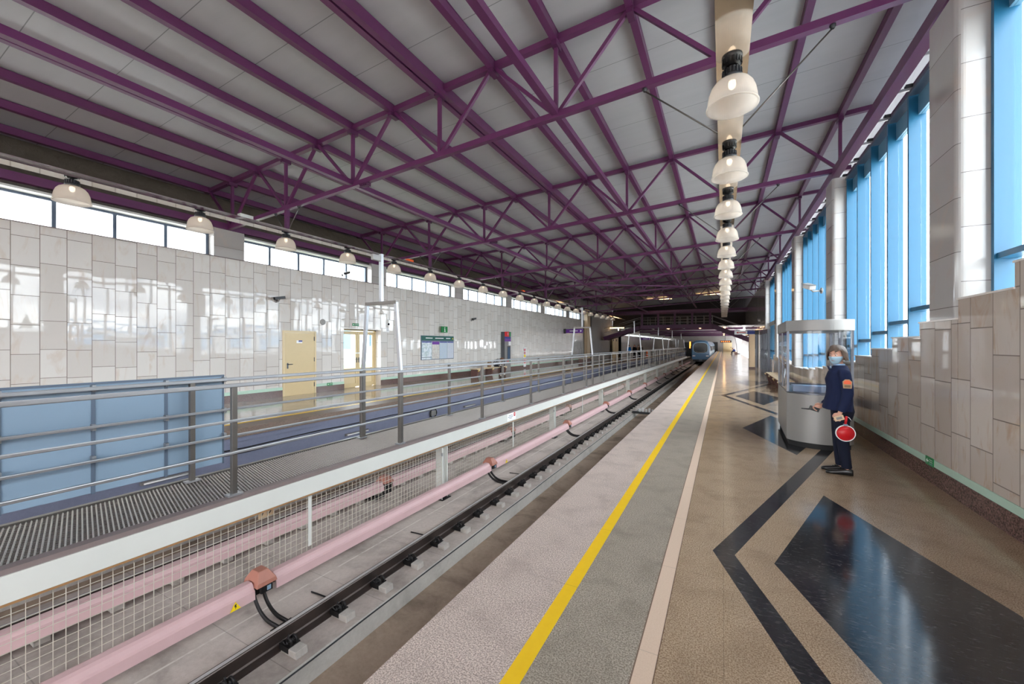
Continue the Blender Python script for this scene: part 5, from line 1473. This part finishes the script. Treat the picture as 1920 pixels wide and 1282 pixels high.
def stand(sh=.17, armf=.02, spread=.09, foot=.0):
    J = dict(head=(0,.03,1.50), neck=(0,0,1.36),
      torso=[((0,0,.86),.175,.125),((0,0,.98),.165,.12),((0,.005,1.1),.155,.115),((0,.01,1.22),.17,.12),((0,.0,1.31),.165,.10),((0,-.01,1.37),.075,.06)],
      shL=(-sh,-.01,1.31), elL=(-sh-.06,-.03,1.04), wrL=(-sh-.05,armf+.03,.80), thL=(0,1,0), upL=(-1,0,0),
      shR=(sh,-.01,1.31), elR=(sh+.06,-.03,1.04), wrR=(sh+.05,armf+.03,.80), thR=(0,1,0), upR=(1,0,0),
      hipL=(-.085,0,.84), knL=(-spread,.01,.46), anL=(-spread,-.03,.08), heelL=(-spread,-.09,0), toeL=(-spread-.02,.17,0),
      hipR=(.085,0,.84), knR=(spread,.01,.46), anR=(spread,-.03,.08), heelR=(spread,-.09,0), toeR=(spread+.02,.17,0))
    return J
# the attendant: side on, head turned to the camera, round red paddle in the hand nearer the camera
J = stand()
J.update(head=(0,.035,1.505), yaw=R(58), nod=R(-3), neck=(0,.015,1.37),
  torso=[((0,.03,.815),.19,.15),((0,.024,.90),.18,.138),((0,.014,1.0),.166,.124),((0,.012,1.1),.16,.120),((0,.022,1.2),.168,.126),((0,.012,1.285),.162,.106),((0,.004,1.34),.122,.082),((0,.004,1.385),.064,.056)],
  shL=(-.165,-.02,1.285), elL=(-.215,-.06,1.03), wrL=(-.215,.025,.80), thL=(.3,1,-.3), upL=(-1,0,0), hdL=(0,.35,-1),
  shR=(.165,-.01,1.285), elR=(.235,-.01,1.02), wrR=(.19,.165,.83), thR=(-.3,.6,1), upR=(1,0,.3), hdR=(-.15,1,-.45),
  hips=[((0,-.01,.70),.145,.105),((0,-.02,.80),.162,.122),((0,-.005,.92),.155,.115)], legr=[.096,.068,.054], armr=[.068,.060,.047],
  knL=(-.075,-.01,.45), anL=(-.075,-.055,.085), heelL=(-.075,-.115,0), toeL=(-.085,.155,0),
  knR=(.075,.015,.45), anR=(.075,-.01,.085), heelR=(.075,-.075,0), toeR=(.085,.19,0))
pt, Mh, pb, pj = person('station attendant in navy uniform and face mask holding a red paddle beside the booth', (1.335, 6.52, 0), R(84), J, M_uniform, M_trouser, M_shoe, M_hair1, vox=.005, hlen=.060, hvol=.028, curl=(1.1,.9), fringe=.062, topname='uniform_jacket')
# mask shell over nose and mouth
m = MB(); n, k = 16, 8; v = []; f = []
for i in range(k+1):
    z = -.004 - .098*i/k
    for j in range(n+1):
        a = R(8) + (PI-R(16))*j/n
        q = min(1, max(0, (-z/.114-.1)/.9))
        rx, ry = .074*math.sqrt(max(.05,1-(z/.114)**2))*(1-.30*q)+.007, .094*math.sqrt(max(.08,1-(z/.114)**2))*(1-.12*q)+.010
        y = math.sin(a)*ry+.022*q + .016*math.exp(-(math.cos(a)/.3)**2)*math.exp(-((z+.022)/.03)**2) + .0025*math.sin(i*PI)
        v.append((math.cos(a)*rx, y + (.002 if i % 2 else 0), z))
for i in range(k):
    for j in range(n): f.append((i*(n+1)+j, (i+1)*(n+1)+j, (i+1)*(n+1)+j+1, i*(n+1)+j+1))
m.add(v, f, M_mask, True, Mh); o = m.build('face_mask', pt); s_ = o.modifiers.new('thickness', 'SOLIDIFY'); s_.thickness = .003
for s in (-1, 1):
    m = MB(); m.tube([Mh @ Vector((s*.066,.035,-.02)), Mh @ Vector((s*.081,.01,.0)), Mh @ Vector((s*.08,-.02,.018))], .002, M_white, 6); m.build('ear_loop', o)
# shirt collar, lapels, patch, pin, buttons
m = MB(); m.lathe([(.058,1.352),(.062,1.375),(.057,1.405)], M_shirt, 24, (0,.012,0)); m.prism([(-.045,0),(.045,0),(0,-.14)], -.004,.004, M_shirt, axis='y', M=Matrix.Translation((0,.105,1.372)) @ Matrix.Rotation(R(-24),4,'X')); m.build('shirt_collar', pt)
for s in (-1, 1):
    m = MB(); m.prism([(s*.012,-.17),(s*.062,-.02),(s*.075,.03),(s*.04,.05),(s*.05,.0)][::s], -.005,.006, M_uniform, axis='y', M=Matrix.Translation((0,.112,1.33)) @ Matrix.Rotation(R(-20),4,'X')); m.build('lapel', pt, bevel=.003)
m = MB(); m.ball((-.058,.112,1.33), .007,.004,.009, M_yellow, 10, 6); m.build('collar_pin', pt)
M_patcho = plain('orange_badge', srgb(230,98,52), .5); M_patchg = plain('tan_badge', srgb(170,140,104), .5)
Mp = Matrix.Translation((-.268,-.04,1.165)) @ Matrix.Rotation(R(8),4,'Y')
m = MB(); m.prism([(-.04,-.052),(.04,-.052),(.046,.03),(.02,.058),(-.02,.058),(-.046,.03)], -.004,.004, M_patchg, axis='x', M=Mp); pa = m.build('sleeve_patch', pt)
m = MB(); m.prism([(-.034,-.002),(.034,-.002),(.036,.028),(.015,.047),(-.015,.047),(-.036,.028)], -.006,-.0035, M_patcho, axis='x', M=Mp); m.build('patch_emblem', pa)
m = MB(); m.box(-.0062,-.0035,-.03,.03,-.042,-.012, plain('patch_brown', srgb(120,96,70), .6), Mp); m.build('patch_lower', pa)
for z in (1.14, 1.03, .93):
    m = MB(); m.ball((0.0,.152,z), .009,.005,.009, M_alu, 10, 6); m.build('button', pt)
# what she holds
t = thing('signal_paddle', 'round red signal paddle with a white rim held by the attendant', 'paddle', (1.335+.045, 6.52-.235, .0), R(3))
hx = -.065
m = MB(); m.lathe([(0,-.008),(.092,-.008),(.092,.008),(0,.008)], M_red, 40, M=Matrix.Translation((hx+.02,0,.555)) @ Matrix.Rotation(PI/2,4,'X')); m.build('disc', t)
m = MB(); m.lathe([(.091,-.010),(.100,-.010),(.100,.010),(.091,.010),(.091,-.010)], M_white, 40, M=Matrix.Translation((hx+.02,0,.555)) @ Matrix.Rotation(PI/2,4,'X')); m.build('rim', t)
m = MB(); m.tube([(hx+.02,0,.665),(hx+.03,0,.765)], [.013,.015], M_red, 10); m.build('grip', t)
m = MB(); m.box(hx+.0,hx+.04,-.014,.014,.648,.668,M_panelblue); m.build('ferrule', t)
m = MB(); m.tube([(hx+.03,0,.765),(hx+.055,-.01,.75),(hx+.075,-.005,.72)], .004, M_white, 6); m.build('wrist_cord', t)
t = thing('ticket_pad', 'small cream booklet held by the attendant above the paddle', 'booklet', (1.335-.06, 6.52-.225, .735), R(3))
m = MB(); m.box(-.05,.05,-.008,.008,-.03,.03,M_slat,Matrix.Rotation(R(-20),4,'Y')); m.build('cover', t); m = MB(); m.box(-.03,.03,-.0095,-.008,-.015,.015,M_alu,Matrix.Rotation(R(-20),4,'Y')); m.build('window_label', t)
t = thing('walkie_talkie', 'black radio handset held low in front of the attendant', 'radio', (1.335-.235, 6.52+.20, .775), R(3))
m = MB(); m.box(-.06,.05,-.022,.022,-.028,.028,M_black,Matrix.Rotation(R(18),4,'Y')); m.build('case', t, bevel=.006); m = MB(); m.tube([(-.055,0,-.005),(-.15,0,-.0)], [.009,.006], M_black, 8); m.build('aerial', t); m = MB(); m.lathe([(.012,0),(.012,.015),(0,.016)], M_black, 10, (-.04,0,.03)); m.build('knob', t)

# seated person in plaid, bent far forward over the phone
J = dict(head=(0,.40,.80), nod=R(-48), yaw=R(-12), neck=(0,.30,.78),
  torso=[((0,-.02,.50),.17,.13),((0,.03,.60),.165,.125),((0,.12,.70),.17,.12),((0,.21,.76),.18,.11),((0,.29,.785),.12,.08),((0,.32,.79),.07,.06)],
  shL=(-.18,.22,.75), elL=(-.22,.26,.50), wrL=(-.08,.42,.52), thL=(1,.2,0), upL=(-.3,0,-1), shR=(.18,.22,.75), elR=(.22,.26,.50), wrR=(.08,.42,.52), thR=(-1,.2,0), upR=(.3,0,-1),
  hipL=(-.09,0,.50), knL=(-.12,.42,.50), anL=(-.12,.40,.09), heelL=(-.12,.34,0), toeL=(-.14,.60,0), hipR=(.09,0,.50), knR=(.12,.42,.50), anR=(.14,.36,.09), heelR=(.14,.30,0), toeR=(.17,.56,0),
  hips=[((0,-.06,.50),.16,.10),((0,0,.53),.17,.11),((0,.05,.58),.155,.10)])
person('person in black and white plaid jacket sitting bent forward on a bench', (-11.3, 19.25, 0), R(-62), J, M_plaid, M_denim, M_sneaker, M_hair2, vox=.009, hlen=.05)
t = thing('phone', 'small dark phone in the hands of the seated person', 'phone', (-11.3+.50*math.cos(R(28)), 19.25+.50*math.sin(R(28)), .545), R(-62)); m = MB(); m.box(-.035,.035,-.06,.06,-.004,.004,M_blackglass); m.build('case', t)
t = thing('backpack', 'grey backpack behind the seated person on the bench', 'bag', (-11.42, 18.85, .42), R(-62)); m = MB(); m.loft([(0,0,0,.14,.10),(0,0,.15,.16,.12),(0,0,.3,.13,.09),(0,0,.36,.06,.05)], M_tan, 16); m.build('sack', t); m = MB(); m.tube([(-.06,.1,.05),(-.07,.13,.2),(-.06,.08,.33)], .012, M_blackjkt, 6); m.build('strap', t)
# standing group far along the opposite platform
for (px, py, rz, top, legs, hair, hl, lab) in ((-9.9, 48.3, 30, M_bluejkt, M_denim, M_hair4, .04, 'distant person in a bright blue jacket standing on the opposite platform'),
        (-9.35, 48.9, 160, M_blackjkt, M_blackjkt, M_hair3, .12, 'distant person with auburn hair and black coat on the opposite platform'),
        (-9.2, 50.6, 190, M_tan, M_denim, M_hair2, .05, 'distant person in a tan jacket standing beside one in olive'),
        (-8.85, 50.2, 200, M_olive, M_blackjkt, M_hair4, .03, 'distant person in a dark olive jacket standing on the opposite platform')):
    person(lab, (px, py, 0), R(rz), stand(), top, legs, M_shoe, hair, vox=.014, hlen=hl, group='waiting people on the opposite platform')
J = dict(head=(0,.30,.98), nod=R(-25), neck=(0,.18,.88),
  torso=[((0,-.02,.50),.17,.13),((0,.02,.62),.165,.125),((0,.07,.74),.17,.12),((0,.13,.83),.17,.10),((0,.17,.88),.08,.06)],
  shL=(-.18,.12,.82), elL=(-.22,.18,.56), wrL=(-.08,.38,.56), thL=(1,.2,0), upL=(-.3,0,-1), shR=(.18,.12,.82), elR=(.22,.18,.56), wrR=(.08,.38,.56), thR=(-1,.2,0), upR=(.3,0,-1),
  hipL=(-.09,0,.50), knL=(-.12,.42,.50), anL=(-.12,.44,.09), heelL=(-.12,.38,0), toeL=(-.13,.64,0), hipR=(.09,0,.50), knR=(.12,.42,.50), anR=(.12,.44,.09), heelR=(.12,.38,0), toeR=(.13,.64,0),
  hips=[((0,-.06,.50),.16,.10),((0,0,.53),.17,.11),((0,.05,.58),.155,.10)])
person('distant person in navy jacket sitting on the bench at the end of the near platform', (1.72, 77.6, 0), R(75), J, M_navyjkt, M_denim, M_shoe, M_hair2, vox=.016, hlen=.04)
